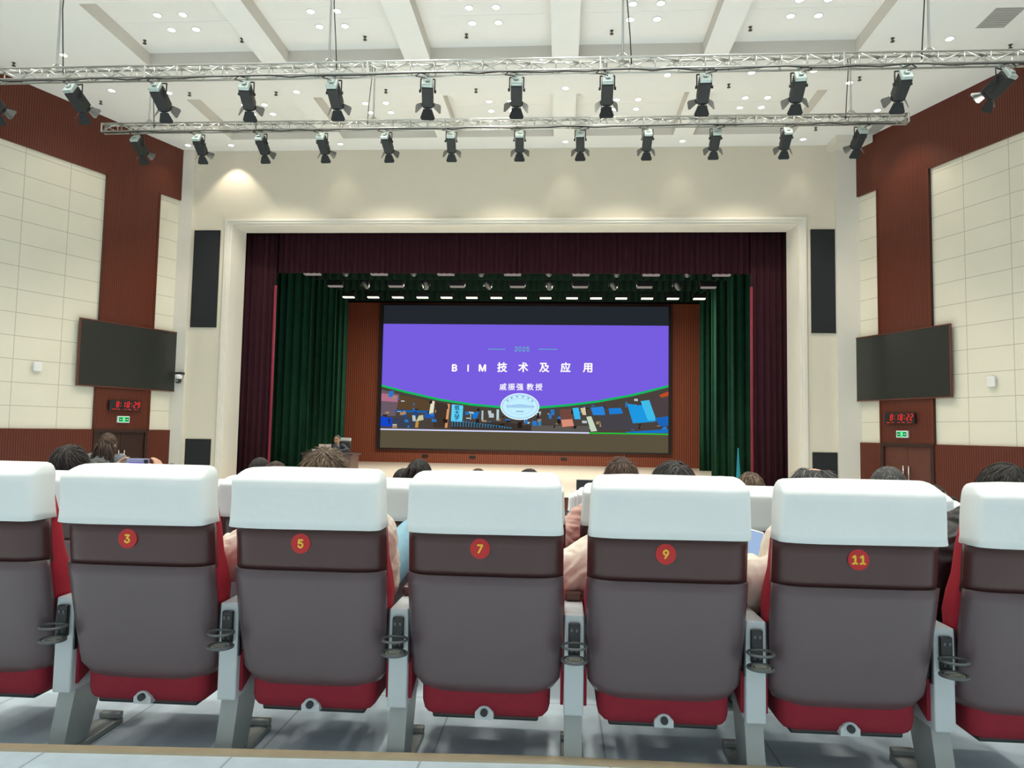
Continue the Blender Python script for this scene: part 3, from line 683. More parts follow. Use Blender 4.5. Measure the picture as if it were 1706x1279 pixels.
def spotlight(x, y, z, aim, label, group, seed):
    """z is the underside of the truss"""
    rnd = random.Random(seed); t = thing('stage_spotlight', label, 'spotlight', (x, y, z), group)
    d = (Vector(aim) - Vector((x, y, z - .2))).normalized(); yaw = math.atan2(-d.x, d.y)
    Rz = Matrix.Rotation(yaw, 4, 'Z')
    def add(n, bm, m, par=t, mx=None, smooth=False):
        if mx is not None: bmesh.ops.transform(bm, matrix=mx, verts=bm.verts[:])
        return obj(n, bm, m, par, smooth=smooth)
    b = nb(); tube(b, [(0, 0, .012), (0, 0, -.05)], .012, 8); box(b, -.02, .02, -.03, .03, -.01, .03, .004); add('clamp', b, M['silver'])
    piv = Vector((0, 0, -.235)); hw = .098
    b = nb()
    for a, c in (((-hw, 0, -.055), (hw, 0, -.055)), ((-hw, 0, -.055), (-hw, 0, -.25)), ((hw, 0, -.055), (hw, 0, -.25))): tube(b, [a, c], .0095, 6)
    add('yoke', b, M['blackmetal'], mx=Rz, smooth=True)
    for s in (-1, 1):
        b = nb(); disc(b, (0, 0, 0), .022, .022, .022, 12); bmesh.ops.transform(b, matrix=Matrix.Translation((hw * s + (.0 if s > 0 else -.022), 0, -.235)) @ Matrix.Rotation(PI / 2, 4, 'Y'), verts=b.verts[:])
        add('tilt_knob', b, M['blackmetal'], mx=Rz)
    q = (-d).to_track_quat('Z', 'X').to_matrix().to_4x4()   # housing axis: local +Z is the rear
    # keep the housing's side faces square to the yoke
    zax = -d; xax = Vector((math.cos(yaw), math.sin(yaw), 0)); yax = zax.cross(xax)
    A = Matrix(((xax.x, yax.x, zax.x, piv.x), (xax.y, yax.y, zax.y, piv.y), (xax.z, yax.z, zax.z, piv.z), (0, 0, 0, 1)))
    b = nb(); box(b, -.078, .078, -.088, .088, -.20, .11, .012)
    for i in range(4): box(b, -.080, .080, -.06 + .035 * i, -.05 + .035 * i, -.15, .08)
    hs = add('housing', b, M['blackmetal'], mx=A)
    b = nb(); box(b, -.075, .075, -.085, .085, .111, .165, .012); box(b, -.03, .03, -.03, .03, .166, .19, .006); add('rear_cap', b, M['silver'], hs, A)
    b = nb(); torus(b, (0, 0, -.21), .085, .085, .012, 20, 6); disc(b, (0, 0, -.212), .075, .075, .008, 20); add('lens_ring', b, M['blackmetal'], hs, A)
    for k in range(4):
        b = nb(); a = k * PI / 2; w0, w1, ln = .060, .105, .15; fl = math.radians(rnd.uniform(24, 36) if k % 2 == 0 else rnd.uniform(38, 58))
        ln = .15 if k % 2 == 0 else .115
        pts = [(-w0, .085, -.222), (w0, .085, -.222), (w1, .085 + ln * math.sin(fl) * .8, -.222 - ln * math.cos(fl) * .8), (w1 * .8, .085 + ln * math.sin(fl), -.222 - ln * math.cos(fl)), (-w1 * .8, .085 + ln * math.sin(fl), -.222 - ln * math.cos(fl)), (-w1, .085 + ln * math.sin(fl) * .8, -.222 - ln * math.cos(fl) * .8)]
        prism(b, pts, (0, .004, .002)); bmesh.ops.transform(b, matrix=A @ Matrix.Rotation(a, 4, 'Z'), verts=b.verts[:])
        add('barn_door', b, M['flap'] if k % 2 else M['blackmetal'], hs)
    b = nb(); s = rnd.choice((-1, 1)) if abs(x + 1.4) < 3 else (1 if x > 0 else -1)
    tail = A @ Vector((0, 0, .19)); tube(b, [(.01, 0, .0), (.10 * s, -.05, .01), (.16 * s, -.06, -.04), (tail.x * .6 + .05 * s, tail.y * .6 - .04, tail.z * .6 - .02), tail], .008, 6); add('lead', b, M['cable'], smooth=True)
    return t
AIM1 = [-7.8, -6.15, -6.02, -5.88, -3.39, -3.45, -1.18, .73, 2.21, 3.95, 5.08, 1.25]
AIM2 = [-7.79, -7.6, -5.49, -4.1, -2.59, -2.79, -1.3, .65, 1.5, 2.7, 4.33, 4.54]
T1X = [-8.433, -7.11, -5.845, -4.548, -3.265, -1.928, -.674, .584, 1.901, 3.162, 4.527, 5.796]
T2X = [-8.288, -7.063, -5.817, -4.622, -3.372, -2.137, -.839, .297, 1.542, 2.781, 4.058, 5.361]
for i, x in enumerate(T1X):
    spotlight(x, 9.6, 4.975, (AIM1[i], 19.5, -1.2), 'black barn-door spotlight, %s from the left on the nearer truss' % ORD[i], 'spotlights on the nearer truss', i)
for i, x in enumerate(T2X):
    spotlight(x, 13.0, 5.675, (AIM2[i], 23.0, -1.2), 'black barn-door spotlight, %s from the left on the farther truss' % ORD[i], 'spotlights on the farther truss', 40 + i)

# ------------------------------------------------------------------ ceiling fittings
def make_downlight():
    t = thing('downlight', '', 'downlight')
    b = nb(); torus(b, (0, 0, -.004), .072, .072, .010, 24, 6); obj('trim_ring', b, M['white'], t, smooth=True)
    b = nb(); disc(b, (0, 0, -.006), .064, .064, .010, 24); obj('lens', b, M['lens'], t)
    return t
dl0 = make_downlight(); used = [False]
def downlight(x, y, z, label, group):
    o = dl0 if not used[0] else copy_tree(dl0); used[0] = True
    o.location = (x, y, z); o['label'] = label; o['group'] = group
for j, (y0, row) in enumerate(((11.82, 'nearer'), (15.28, 'farther'))):
    for i, cx in enumerate(COFX):
        for (dx, a) in ((-.232, 'left'), (.232, 'right')):
            for (dy, c) in ((-.23, 'near'), (.23, 'far')):
                downlight(cx - .03 + dx, y0 + dy, HC + CZ, 'round downlight, %s %s of four, %s ceiling coffer from the left, %s row' % (c, a, ORD[i], row), 'downlights in the coffers')
FLATDL = [(-9.436, 12.346, 'left of the first rod above the nearer truss'), (-9.41, 13.746, 'over the far left timber band between the trusses'), (-8.26, 13.888, 'just right of the second spotlight of the nearer truss'),
 (-9.302, 16.585, 'in the left corner by the stage wall'), (-8.212, 16.612, 'above the bright pool of light on the stage wall'), (-5.538, 13.924, 'on the beam between the second and third far coffers'),
 (-5.459, 16.609, 'by the stage wall below the second beam from left'), (.009, 13.951, 'on the beam right of the middle far coffer'), (.027, 16.607, 'by the stage wall beyond the middle of the farther truss'),
 (2.792, 16.644, 'by the stage wall below the fourth beam'), (3.555, 13.446, 'seen through the nearer truss above its ninth spotlight'), (4.708, 13.417, 'just under the nearer truss right of its tenth spotlight'),
 (5.555, 13.912, 'beside the last rod of the farther truss'), (5.567, 16.613, 'by the stage wall right of the last beam'), (6.646, 12.391, 'right of the last rod above the nearer truss'), (6.621, 15.147, 'just above the right end of the farther truss'), (1.973, 13.484, 'partly hidden by the nearer truss below the fourth beam')]
for x, y, w_ in FLATDL: downlight(x, y, HC, 'round downlight in flat ceiling, ' + w_, 'downlights in the flat ceiling')
def make_sprinkler():
    b = nb(); tube(b, [(0, 0, 0), (0, 0, -.06)], .018, 8); disc(b, (0, 0, -.09), .05, .05, .012, 14); tube(b, [(-.03, 0, -.055), (-.03, 0, -.085)], .006, 6); tube(b, [(.03, 0, -.055), (.03, 0, -.085)], .006, 6); disc(b, (0, 0, -.01), .045, .045, .011, 14)
    bmesh.ops.scale(b, vec=(.7, .7, .75), verts=b.verts[:]); return b
spk = None
for i, (x, y, z, w_) in enumerate([(-7.879, 12.379, HC + CZ, 'left side of the first near coffer'), (-6.004, 12.387, HC + CZ, 'right side of the first near coffer'), (-3.684, 12.412, HC + CZ, 'second near coffer'), (-1.803, 12.403, HC + CZ, 'middle near coffer'), (.822, 12.384, HC + CZ, 'fourth near coffer'), (3.251, 12.362, HC + CZ, 'last near coffer'),
    (5.664, 12.336, HC, 'right of the near coffers'), (-10.622, 12.59, HC, 'at the far left above the nearer truss'), (-7.814, 13.903, HC, 'above the left end of the farther truss'), (-9.96, 14.215, HC, 'beside the left timber band'),
    (-5.976, 13.936, HC, 'just right of the fourth spotlight of the nearer truss'), (-3.657, 13.907, HC, 'between the fifth and sixth spotlights of the nearer truss'), (-1.806, 13.942, HC, 'right of the sixth spotlight of the nearer truss'), (3.234, 13.908, HC, 'right of the ninth spotlight of the nearer truss'), (5.663, 13.702, HC, 'beside the last rod of the farther truss'), (7.793, 12.626, HC, 'above the right end of the nearer truss'), (5.636, 15.988, HC, 'below the farther truss near the right corner')]):
    if spk is None: o = spk = obj('sprinkler', make_sprinkler(), M['sprinkler'], smooth=True)
    else: o = spk.copy(); col.objects.link(o)
    o.location = (x, y, z); tag(o, 'small ceiling fire sprinkler, ' + w_, 'sprinkler', 'ceiling sprinklers')
for (x0, x1, y0, y1, lab) in ((6.9, 7.36, 11.5, 12.08, 'grey square air vent in the ceiling at the top right'), (6.84, 7.12, 15.9, 16.38, 'small grey air vent in the ceiling above the right corner')):
    t = thing('air_vent', lab, 'vent', (x0, y0, HC)); W_, D_ = x1 - x0, y1 - y0
    b = nb(); box(b, 0, W_, 0, D_, -.004, 0); obj('core', b, M['vent'], t)
    b = nb()
    for k in range(9): yv = D_ * (k + .5) / 9; box(b, .02, W_ - .02, yv - .006, yv + .006, -.012, -.004)
    obj('louvres', b, M['vent'], t)

# ------------------------------------------------------------------ stage lights
def batten(x, y, z, w_, m, label, group, rail):
    t = thing('strip_light', label, 'stage light', (x, y, z), group)
    obj('case', bx(-w_ / 2, w_ / 2, -.09, .09, 0, .16, .012), M['blackmetal'], t)
    b = nb(); box(b, -w_ / 2 + .02, w_ / 2 - .02, -.096, .085, -.035, .0); obj('lens', b, m, t)
    b = nb()
    for s in (-1, 1): tube(b, [(s * (w_ / 2 + .02), 0, .06), (s * (w_ / 2 + .02), 0, rail)], .012, 6)
    tube(b, [(-w_ / 2 - .02, 0, rail), (w_ / 2 + .02, 0, rail)], .012, 6); obj('hanger', b, M['blackmetal'], t, smooth=True)
for i, x in enumerate([-7.083, -5.16, -3.262, -1.39, .509, 2.431, 4.328]): batten(x, 19.5, 4.345, .50, M['battendim'], 'dim strip light above the stage, front row, %s from the left' % ORD[i], 'front row strip lights', .4)
for i, x in enumerate([-7.394, -5.386, -3.382, -1.441, .573, 2.6, 4.584]): batten(x, 22.5, 4.615, .50, M['battendim'], 'dim strip light above the stage, middle row, %s from the left' % ORD[i], 'middle row strip lights', .4)
for i, x in enumerate([-8.177, -7.216, -6.261, -5.311, -4.387, -3.423, -2.486, -1.553, -.625, .366, 1.262, 2.199, 3.154, 4.103, 5.07]): batten(x, 26.5, 5.01, .46, M['batten'], 'bright strip light above the screen, %s from the left' % ORD[i], 'bright rear strip lights', .32)
for k, (y, z, xs2, nm) in enumerate([(19.45, 4.30, [-6.15, -4.22, -2.25, -.43, 1.5, 3.4], 'front'), (22.4, 4.52, [-6.4, -4.4, -2.4, -.42, 1.6, 3.6], 'middle')]):
    b = nb(); tube(b, [(-10, y + .0, z + .62), (7.4, y, z + .62)], .03, 8); tag(obj('lighting_bar', b, M['blackmetal'], smooth=True), 'black pipe carrying the %s row of stage lights' % nm, 'lighting bar')
    for i, x in enumerate(xs2):
        t = thing('moving_head_light', 'grey moving-head light above the stage, %s row, %s from the left' % (nm, ORD[i]), 'stage light', (x, y, z), 'moving heads, %s row' % nm)
        b = nb(); box(b, -.13, .13, -.10, .10, .34, .50, .02); tube(b, [(0, 0, .5), (0, 0, .62)], .02, 8); obj('base', b, M['blackmetal'], t)
        b = nb(); box(b, -.15, -.11, -.04, .04, .08, .36, .01); box(b, .11, .15, -.04, .04, .08, .36, .01); box(b, -.12, .12, -.04, .04, .30, .345); obj('yoke', b, M['blackmetal'], t)
        a = random.uniform(-.7, .7); mx = Matrix.Translation((0, 0, .14)) @ Matrix.Rotation(a, 4, 'Y') @ Matrix.Rotation(.5, 4, 'X')
        b = nb(); loft(b, [(-.16, 0, 0, .07, .07, 2), (-.13, 0, 0, .085, .085, 2), (.06, 0, 0, .095, .095, 2), (.13, 0, 0, .06, .06, 2)], 20); bmesh.ops.transform(b, matrix=mx, verts=b.verts[:]); h_ = obj('head', b, M['flap'], t, smooth=True)
        b = nb(); disc(b, (0, 0, -.172), .06, .06, .012, 18); bmesh.ops.transform(b, matrix=mx, verts=b.verts[:]); obj('lens', b, M['silver'], h_)

# ------------------------------------------------------------------ lectern desk and what stands on the stage
t = thing('lectern_desk', 'dark timber lectern desk at the left of the stage', 'desk', (-5.93, 18.0, SZ))
DT = .745
obj('desk_top', bx(-.64, .70, -.30, .48, DT - .035, DT, .006), M['darkwood'], t)
b = nb(); box(b, -.61, .50, -.26, -.22, .0, DT - .035); box(b, -.50, .40, -.27, -.26, .10, DT - .14); obj('front_panel', b, M['darkwood'], t)
obj('side_panel', bx(-.61, -.58, -.22, .42, 0, DT - .035), M['darkwood'], t)
obj('side_panel', bx(.50, .65, -.27, .42, 0, DT - .035), M['armwood'], t)
t = thing('laptop', 'small silver laptop open on the lectern desk', 'laptop', (-6.05, 18.0, SZ + DT))
obj('base', bx(-.16, .16, .03, .25, 0, .018, .004), M['silver'], t)
b = nb(); box(b, -.16, .16, -.005, .005, 0, .21, .003); bmesh.ops.transform(b, matrix=Matrix.Translation((0, .02, .012)) @ Matrix.Rotation(.12, 4, 'X'), verts=b.verts[:]); obj('lid', b, mat('laptop_lid', (.60, .48, .42), .35), t)
t = thing('paper_cup', 'white paper cup at the left end of the lectern desk', 'cup', (-6.34, 18.0, SZ + DT))
b = nb(); loft(b, [(0, 0, 0, .03, .03, 2), (.09, 0, 0, .04, .04, 2)], 20); obj('cup', b, M['white'], t, smooth=True)
b = nb(); torus(b, (0, 0, .09), .04, .04, .004, 20, 6); obj('rim', b, M['white'], t, smooth=True)
t = thing('office_chair', 'black office chair with a pale headrest behind the lectern desk', 'chair', (-6.02, 19.10, SZ))
b = nb(); loft(b, [(.40, 0, 0, .23, .23, 4), (.42, 0, 0, .25, .25, 4), (.49, 0, 0, .25, .25, 4), (.51, 0, 0, .22, .22, 4)], 32); obj('seat', b, M['blackplastic'], t, smooth=True)
b = nb(); loft(b, [(.50, 0, .22, .20, .04, 4), (.62, 0, .24, .24, .05, 4), (1.00, 0, .28, .24, .045, 4), (1.04, 0, .28, .20, .03, 4)], 32); obj('backrest', b, M['blackplastic'], t, smooth=True)
obj('headrest', bx(-.24, .24, .24, .31, 1.03, 1.12, .02), M['greyplastic'], t)
b = nb(); tube(b, [(0, 0, .08), (0, 0, .41)], .03, 10); obj('column', b, M['blackplastic'], t, smooth=True)
for k in range(5):
    a = 2 * PI * k / 5; b = nb(); tube(b, [(0, 0, .09), (.30 * math.cos(a), .30 * math.sin(a), .06)], .022, 8); tube(b, [(.30 * math.cos(a) - .01, .30 * math.sin(a), .03), (.30 * math.cos(a) + .01, .30 * math.sin(a), .03)], .03, 10); obj('leg', b, M['blackplastic'], t, smooth=True)
t = thing('stage_monitor', 'low black wedge loudspeaker on the front edge of the stage', 'loudspeaker', (.595, 16.80, SZ))
b = nb(); prism(b, [(-.21, -.15, 0), (-.21, .15, 0), (-.21, .15, .16), (-.21, .02, .285), (-.21, -.15, .285)], (.42, 0, 0)); obj('cabinet', b, M['blackbox'], t)
b = nb(); box(b, -.19, .19, -.158, -.15, .02, .265, .003); obj('grille', b, M['grille'], t)
b = nb()
prism(b, [(4.58, 19.0, SZ), (4.71, 19.0, SZ), (4.66, 19.05, SZ + 1.05), (4.645, 19.05, SZ + 1.05)], (0, .03, 0)); tag(obj('rolled_banner', b, mat('cyan_cloth', (.02, .35, .50), .7)), 'narrow cyan furled banner standing against the right green curtain', 'banner')

# ------------------------------------------------------------------ auditorium seats
PITCH_X = .578; X7 = -.236; ROW0 = 2.27
def seat_x(n): return X7 + PITCH_X * (n - 7) / 2
def rec(z):     # recline of the back: rear face y at height z
    return (.67 - z) * (.13 if z > .67 else .25)
def make_seat():
    t = thing('auditorium_seat', '', 'seat')
    def wrap(u): return .055 * abs(2 * u - 1) ** 9
    b = nb()
    plate(b, lambda u, v: Vector(((u - .5) * .502, rec(.655 + .152 * v) + wrap(u), .655 + .152 * v)), 24, 4, .016)
    obj('upper_back_shell', b, M['seatwood'], t, smooth=True)
    def low(u, v):
        z = .287 + (.668 - .287) * v; q = 1 - v
        hw = .252 - .010 * q ** 2 - (.020 * max(0, (.06 - v) / .06) ** 2)
        x = (2 * u - 1) * hw; z2 = z - .012 * (1 - abs(2 * u - 1) ** 4) * q
        return Vector((x, rec(z) - .010 + wrap(u) * .9 + .015 * max(0, (.08 - v) / .08) ** 2, z2))
    b = nb(); plate(b, low, 28, 10, .018); obj('lower_back_shell', b, M['seatlower'], t, smooth=True)
    b = nb()
    loft(b, [(.33, 0, .175, .20, .03, 6), (.36, 0, .172, .225, .045, 6), (.50, 0, .150, .250, .055, 5), (.58, 0, .138, .257, .066, 5), (.64, 0, .125, .251, .066, 5), (.70, 0, .110, .242, .060, 5), (.80, 0, .090, .238, .050, 6), (.94, 0, .050, .228, .040, 6), (.955, 0, .045, .21, .025, 6)], 44)
    obj('back_cushion', b, M['redfab'], t, smooth=True)
    b = nb(); n = 44
    cs = []
    for z, yr, yf, hw in ((.806, -.040, .100, .248), (.808, -.042, .101, .251), (.83, -.043, .100, .248), (.88, -.047, .098, .245), (.93, -.051, .096, .243), (.950, -.053, .095, .242), (.957, -.051, .094, .2415), (.963, -.042, .094, .240), (.972, -.022, .092, .237), (.982, .002, .089, .232), (.990, .024, .083, .225), (.995, .042, .074, .213), (.996, .050, .066, .185)):
        cs.append((z, 0, (yr + yf) / 2, hw, (yf - yr) / 2, 8))
    loft(b, cs, 56, .006); obj('headrest_cover', b, M['cover'], t, smooth=True)
    b = nb(); box(b, -.212, .212, .102, .56, .188, .405, .045, 3); obj('seat_cushion', b, M['darkred'], t, smooth=True)
    b = nb(); box(b, -.175, .175, .125, .52, .180, .200, .007, 2); pan = obj('seat_pan', b, M['blackplastic'], t, smooth=True)
    pts = [(-.030, .094, .192), (.030, .094, .192), (.030, .094, .214)] + [(.024 * math.cos(a), .094, .214 + .020 * math.sin(a)) for a in [PI * k / 8 for k in range(1, 8)]] + [(-.030, .094, .214)]
    b = nb(); prism(b, pts, (0, .03, 0)); l = obj('seat_latch', b, M['greyplastic'], t)
    b = nb(); disc(b, (0, .084, .216), .012, .012, .010, 16, 'y'); obj('knob', b, M['blackplastic'], l)
    return t
def put_badge(t, n):
    y = rec(.757) - .0045
    b = nb(); disc(b, (-.012, y, .757), .0315, .0315, .004, 32, 'y'); g = obj('number_badge', b, M['badge'], t)
    text('number', str(n), M['badgenum'], g, (-.012, y - .0006, .757), .050, bold=.0016, ext=.0006)
def make_stand():
    t = thing('armrest_stand', '', 'armrest')
    b = nb(); box(b, -.032, .032, .095, .30, .215, .535, .006); obj('arm_box', b, M['greyplastic'], t)
    for s in (-1, 1):
        xa, xb = (.033, .043) if s > 0 else (-.043, -.033)
        b = nb(); prism(b, [(xa, .12, .24), (xa, .12, .37), (xa, .44, .50), (xa, .52, .50), (xa, .52, .42)], (.010, 0, 0)); obj('side_panel', b, M['darkred'], t)
        b = nb(); box(b, *( (.032, .037) if s > 0 else (-.037, -.032)), .10, .115, .36, .53); obj('edge_strip', b, M['blackplastic'], t)
    b = nb(); box(b, -.030, .030, .27, .58, .540, .570, .008); obj('arm_pad', b, M['armwood'], t)
    b = nb(); prism(b, [(-.029, .13, .22), (-.029, .29, .22), (-.029, .20, .0), (-.029, .075, .0)], (.058, 0, 0)); obj('leg', b, M['legmetal'], t)
    b = nb(); box(b, -.040, .040, .07, .40, .0, .022, .005); box(b, -.040, .040, .37, .40, .022, .045, .005); obj('foot', b, M['legmetal'], t)
    b = nb(); box(b, -.019, .019, .078, .098, .405, .512, .006); h_ = obj('cup_holder', b, M['blackplastic'], t)
    b = nb()
    for sx in (-.008, .008): box(b, sx - .004, sx + .004, .075, .079, .485, .496, .001)
    for sx in (-.008, .008): box(b, sx - .003, sx + .003, .075, .079, .420, .428, .001)
    obj('holder_sockets', b, M['ring'], h_)
    b = nb(); torus(b, (0, .040, .452), .040, .038, .0042, 36, 8); obj('ring', b, M['ring'], h_, smooth=True)
    b = nb(); torus(b, (0, .040, .408), .039, .037, .005, 36, 8); disc(b, (0, .040, .402), .036, .034, .005, 32); tr = obj('tray', b, M['ring'], h_, smooth=False)
    b = nb(); box(b, -.018, .018, .030, .052, .4075, .411); torus(b, (0, .040, .408), .027, .026, .003, 28, 6); obj('tray_insert', b, M['tray'], tr)
    return t
seat0 = make_seat(); stand0 = make_stand(); first = [True, True]
ROWNAME = {2: 'second', 3: 'third', 4: 'fourth', 5: 'fifth', 6: 'sixth', 7: 'seventh', 8: 'eighth'}
GAP = {-3: 'far left', -1: 'far left', 1: 'nearest seat 1', 3: 'nearest seat 3', 5: 'nearest seat 5', 7: 'nearest seat 7', 9: 'nearest seat 9', 11: 'nearest seat 11', 13: 'nearest seat 13'}
KEEP = {2: [-1, 1, 3, 5, 7, 9, 11, 13, 15], 3: [-3, -1, 1, 3, 5, 7, 9, 11, 13], 4: [-3, -1, 1, 3, 5, 7, 9, 11], 5: [5, 7, 9, 11, 17, 19], 6: [9, 11, 19, 21], 7: [9]}
jobs = []
for n in (1, 3, 5, 7, 9, 11, 13):
    pos = {1: ', cut by the left edge', 13: ', cut by the right edge'}.get(n, '')
    jobs.append((1, n, ('brown auditorium seat numbered %d with white headrest cover, nearest row' % n if 1 < n < 13 else 'brown white-covered seat of the nearest row' + pos), 'seats of the nearest row'))
for r in KEEP:
    for n in KEEP[r]:
        where = 'directly in front of nearest seat %d' % n if 1 <= n <= 13 else ('%s place right of the rightmost nearest seat' % ORD[(n - 13) // 2 - 1] if n > 13 else '%s place left of the leftmost nearest seat' % ORD[(1 - n) // 2 - 1])
        if n in (1, 13): where = 'ahead of the %s nearest seat' % ('leftmost' if n == 1 else 'rightmost')
        jobs.append((r, n, 'white-covered seat in the %s row, %s' % (ROWNAME[r], where), 'seats of the %s row' % ROWNAME[r]))
for r, n, lab, grp in jobs:
    t = seat0 if first[0] else copy_tree(seat0); first[0] = False
    t['label'] = lab; t['group'] = grp; t.location = (seat_x(n) if r == 1 else .916 + .2845 * (n - 11), ROW0 + ROWP * (r - 1), floor_z(r))
for t in [o for o in col.objects if o.name.startswith('auditorium_seat')]:
    r = round((t.location.y - ROW0) / ROWP) + 1; n = round((t.location.x - X7) / PITCH_X) * 2 + 7
    if (r == 1 and n in (3, 5, 7, 9, 11)) or (r == 2 and n in (3, 5, 7, 9, 11)): put_badge(t, n)
STAND = {1: [0, 2, 4, 6, 8, 10, 12], 2: [6, 8, 10]}
for r in STAND:
    for n in STAND[r]:
        t = stand0 if first[1] else copy_tree(stand0); first[1] = False
        lr = {0: 'left of the leftmost seat', 2: 'left of seat 3', 12: 'right of seat 11'}.get(n, 'between seats %d and %d' % (n - 1, n + 1))
        t['label'] = 'grey armrest stand %s%s' % (('with cup ring, ' if r == 1 else ''), lr + (' in the nearest row' if r == 1 else ' in the second row')); t['group'] = 'armrest stands of row %s' % ('one' if r == 1 else 'two')
        t.location = (seat_x(n), ROW0 + ROWP * (r - 1), floor_z(r))

# ------------------------------------------------------------------ people
def capsule(bm, p0, r0, p1, r1, n=12):
    p0, p1 = Vector(p0), Vector(p1); tube(bm, [p0, p0.lerp(p1, .5), p1], [r0, (r0 + r1) / 2, r1], n)
    for p, r in ((p0, r0), (p1, r1)): ball(bm, p, (r, r, r))
def ball(bm, c, r, rotz=0., n=14):
    c = Vector(c); cz, sz_ = math.cos(rotz), math.sin(rotz); m = n // 2 + 2
    def P(i, j):
        a, t = 2 * PI * i / n, PI * j / m; x, y, z = r[0] * math.sin(t) * math.cos(a), r[1] * math.sin(t) * math.sin(a), r[2] * math.cos(t)
        return bm.verts.new((c.x + x * cz - y * sz_, c.y + x * sz_ + y * cz, c.z + z))
    top, bot = P(0, 0), P(0, m); R_ = [[P(i, j) for i in range(n)] for j in range(1, m)]
    for i in range(n):
        k = (i + 1) % n; bm.faces.new((top, R_[0][i], R_[0][k])); bm.faces.new((bot, R_[-1][k], R_[-1][i]))
        for a, b in zip(R_, R_[1:]): bm.faces.new((a[i], b[i], b[k], a[k]))
def fuse(name, bm, m, parent, vox, smooth=3, wrinkle=0.):
    me = bpy.data.meshes.new('tmp'); bm.to_mesh(me); bm.free(); o = bpy.data.objects.new('tmp', me)
    rm = o.modifiers.new('r', 'REMESH'); rm.mode = 'VOXEL'; rm.voxel_size = vox
    sm = o.modifiers.new('s', 'SMOOTH'); sm.factor = .5; sm.iterations = smooth
    ev = bake(o); bpy.data.meshes.remove(me)
    if wrinkle:
        nr = [v.normal.copy() for v in ev.vertices]
        for v, vn in zip(ev.vertices, nr):
            c = v.co; f = noise.noise(Vector((c.x * 9, c.y * 9, c.z * 26 + 9 * noise.noise(c * 5)))); v.co = c + vn * wrinkle * (abs(f) * 2 - .4)
    ev.name = name; ev.materials.clear(); ev.materials.append(m)
    ev.polygons.foreach_set('use_smooth', [True] * len(ev.polygons))
    q = bpy.data.objects.new(name, ev); col.objects.link(q); q.parent = parent
    return q
def hand(bm, wrist, dirv, palm_n, side, curl=.5, L=.175):
    """palm plus five bent fingers; dirv along the fingers, palm_n out of the palm, side = towards the thumb"""
    w = Vector(wrist); d = Vector(dirv).normalized(); n = Vector(palm_n); n = (n - d * n.dot(d)).normalized(); s = d.cross(n)
    if s.dot(Vector(side)) < 0: s = -s
    pl = L * .48
    for k in (-1, 0, 1): capsule(bm, w + s * .022 * k * .7, .016, w + d * pl + s * .024 * k, .014, 8)
    for k, ln in ((1.5, .40), (.5, .46), (-.5, .43), (-1.5, .33)):
        p = w + d * pl + s * .0185 * k; a = 0.; sl = L * ln / 3
        for j in range(3):
            a += curl * (.5 if j == 0 else .8); q = p + (d * math.cos(a) + n * math.sin(a)) * sl * (1.2, 1., .8)[j]
            capsule(bm, p, .0088 - .0006 * j, q, .0082 - .0006 * j, 8); p = q
    p = w + d * .025 + s * .028
    for j, (f, g) in enumerate(((.8, .6), (.95, .3))):
        q = p + (d * f + s * g + n * .35 * curl).normalized() * .034; capsule(bm, p, .0105 - .001 * j, q, .0098 - .001 * j, 8); p = q
def head_parts(bm, h, yaw=0., sc_=1.):
    R = Matrix.Rotation(yaw, 3, 'Z')
    def P(x, y, z): return h + R @ Vector((x, y, z)) * sc_
    ball(bm, P(0, -.010, .018), (.076 * sc_, .096 * sc_, .098 * sc_), yaw, 20)
    ball(bm, P(0, .030, -.045), (.060 * sc_, .062 * sc_, .070 * sc_), yaw, 16)       # face and jaw
    ball(bm, P(0, .050, -.095), (.030 * sc_, .030 * sc_, .022 * sc_), yaw)           # chin
    capsule(bm, P(0, .088, .0), .009, P(0, .104, -.030), .013, 8)                   # nose
    for s in (-1, 1):
        ball(bm, P(.077 * s, -.005, -.010), (.012, .022, .034), yaw); ball(bm, P(.034 * s, .078, .014), (.022, .012, .010), yaw)
        ball(bm, P(.040 * s, .060, -.032), (.022, .022, .022), yaw)
    ball(bm, P(0, .086, -.060), (.024, .010, .009), yaw)
def face_bits(t, h, yaw, glasses=False):
    R = Matrix.Rotation(yaw, 3, 'Z')
    for s in (-1, 1):
        b = nb(); ball(b, h + R @ Vector((.032 * s, .084, .0)), (.012, .006, .006), yaw); obj('eye', b, M['eye'], t, smooth=True)
        b = nb(); pts = [h + R @ Vector((x * s, y, z)) for x, y, z in ((.014, .094, .022), (.032, .092, .028), (.050, .080, .022))]; tube(b, pts, .004, 6); obj('eyebrow', b, M['hairblack'], t, smooth=True)
    b = nb(); ball(b, h + R @ Vector((0, .092, -.060)), (.022, .007, .005), yaw); obj('mouth', b, M['lip'], t, smooth=True)
    if glasses:
        b = nb()
        for s in (-1, 1):
            c0 = [h + R @ Vector((.034 * s + .024 * math.cos(a), .102, .0 + .020 * math.sin(a))) for a in [2 * PI * k / 16 for k in range(17)]]; tube(b, c0, .0022, 6)
            tube(b, [h + R @ Vector((.058 * s, .100, .004)), h + R @ Vector((.080 * s, .02, .004))], .002, 6)
        tube(b, [h + R @ Vector((-.010, .102, .004)), h + R @ Vector((.010, .102, .004))], .002, 6); obj('glasses', b, M['blackmetal'], t, smooth=True)
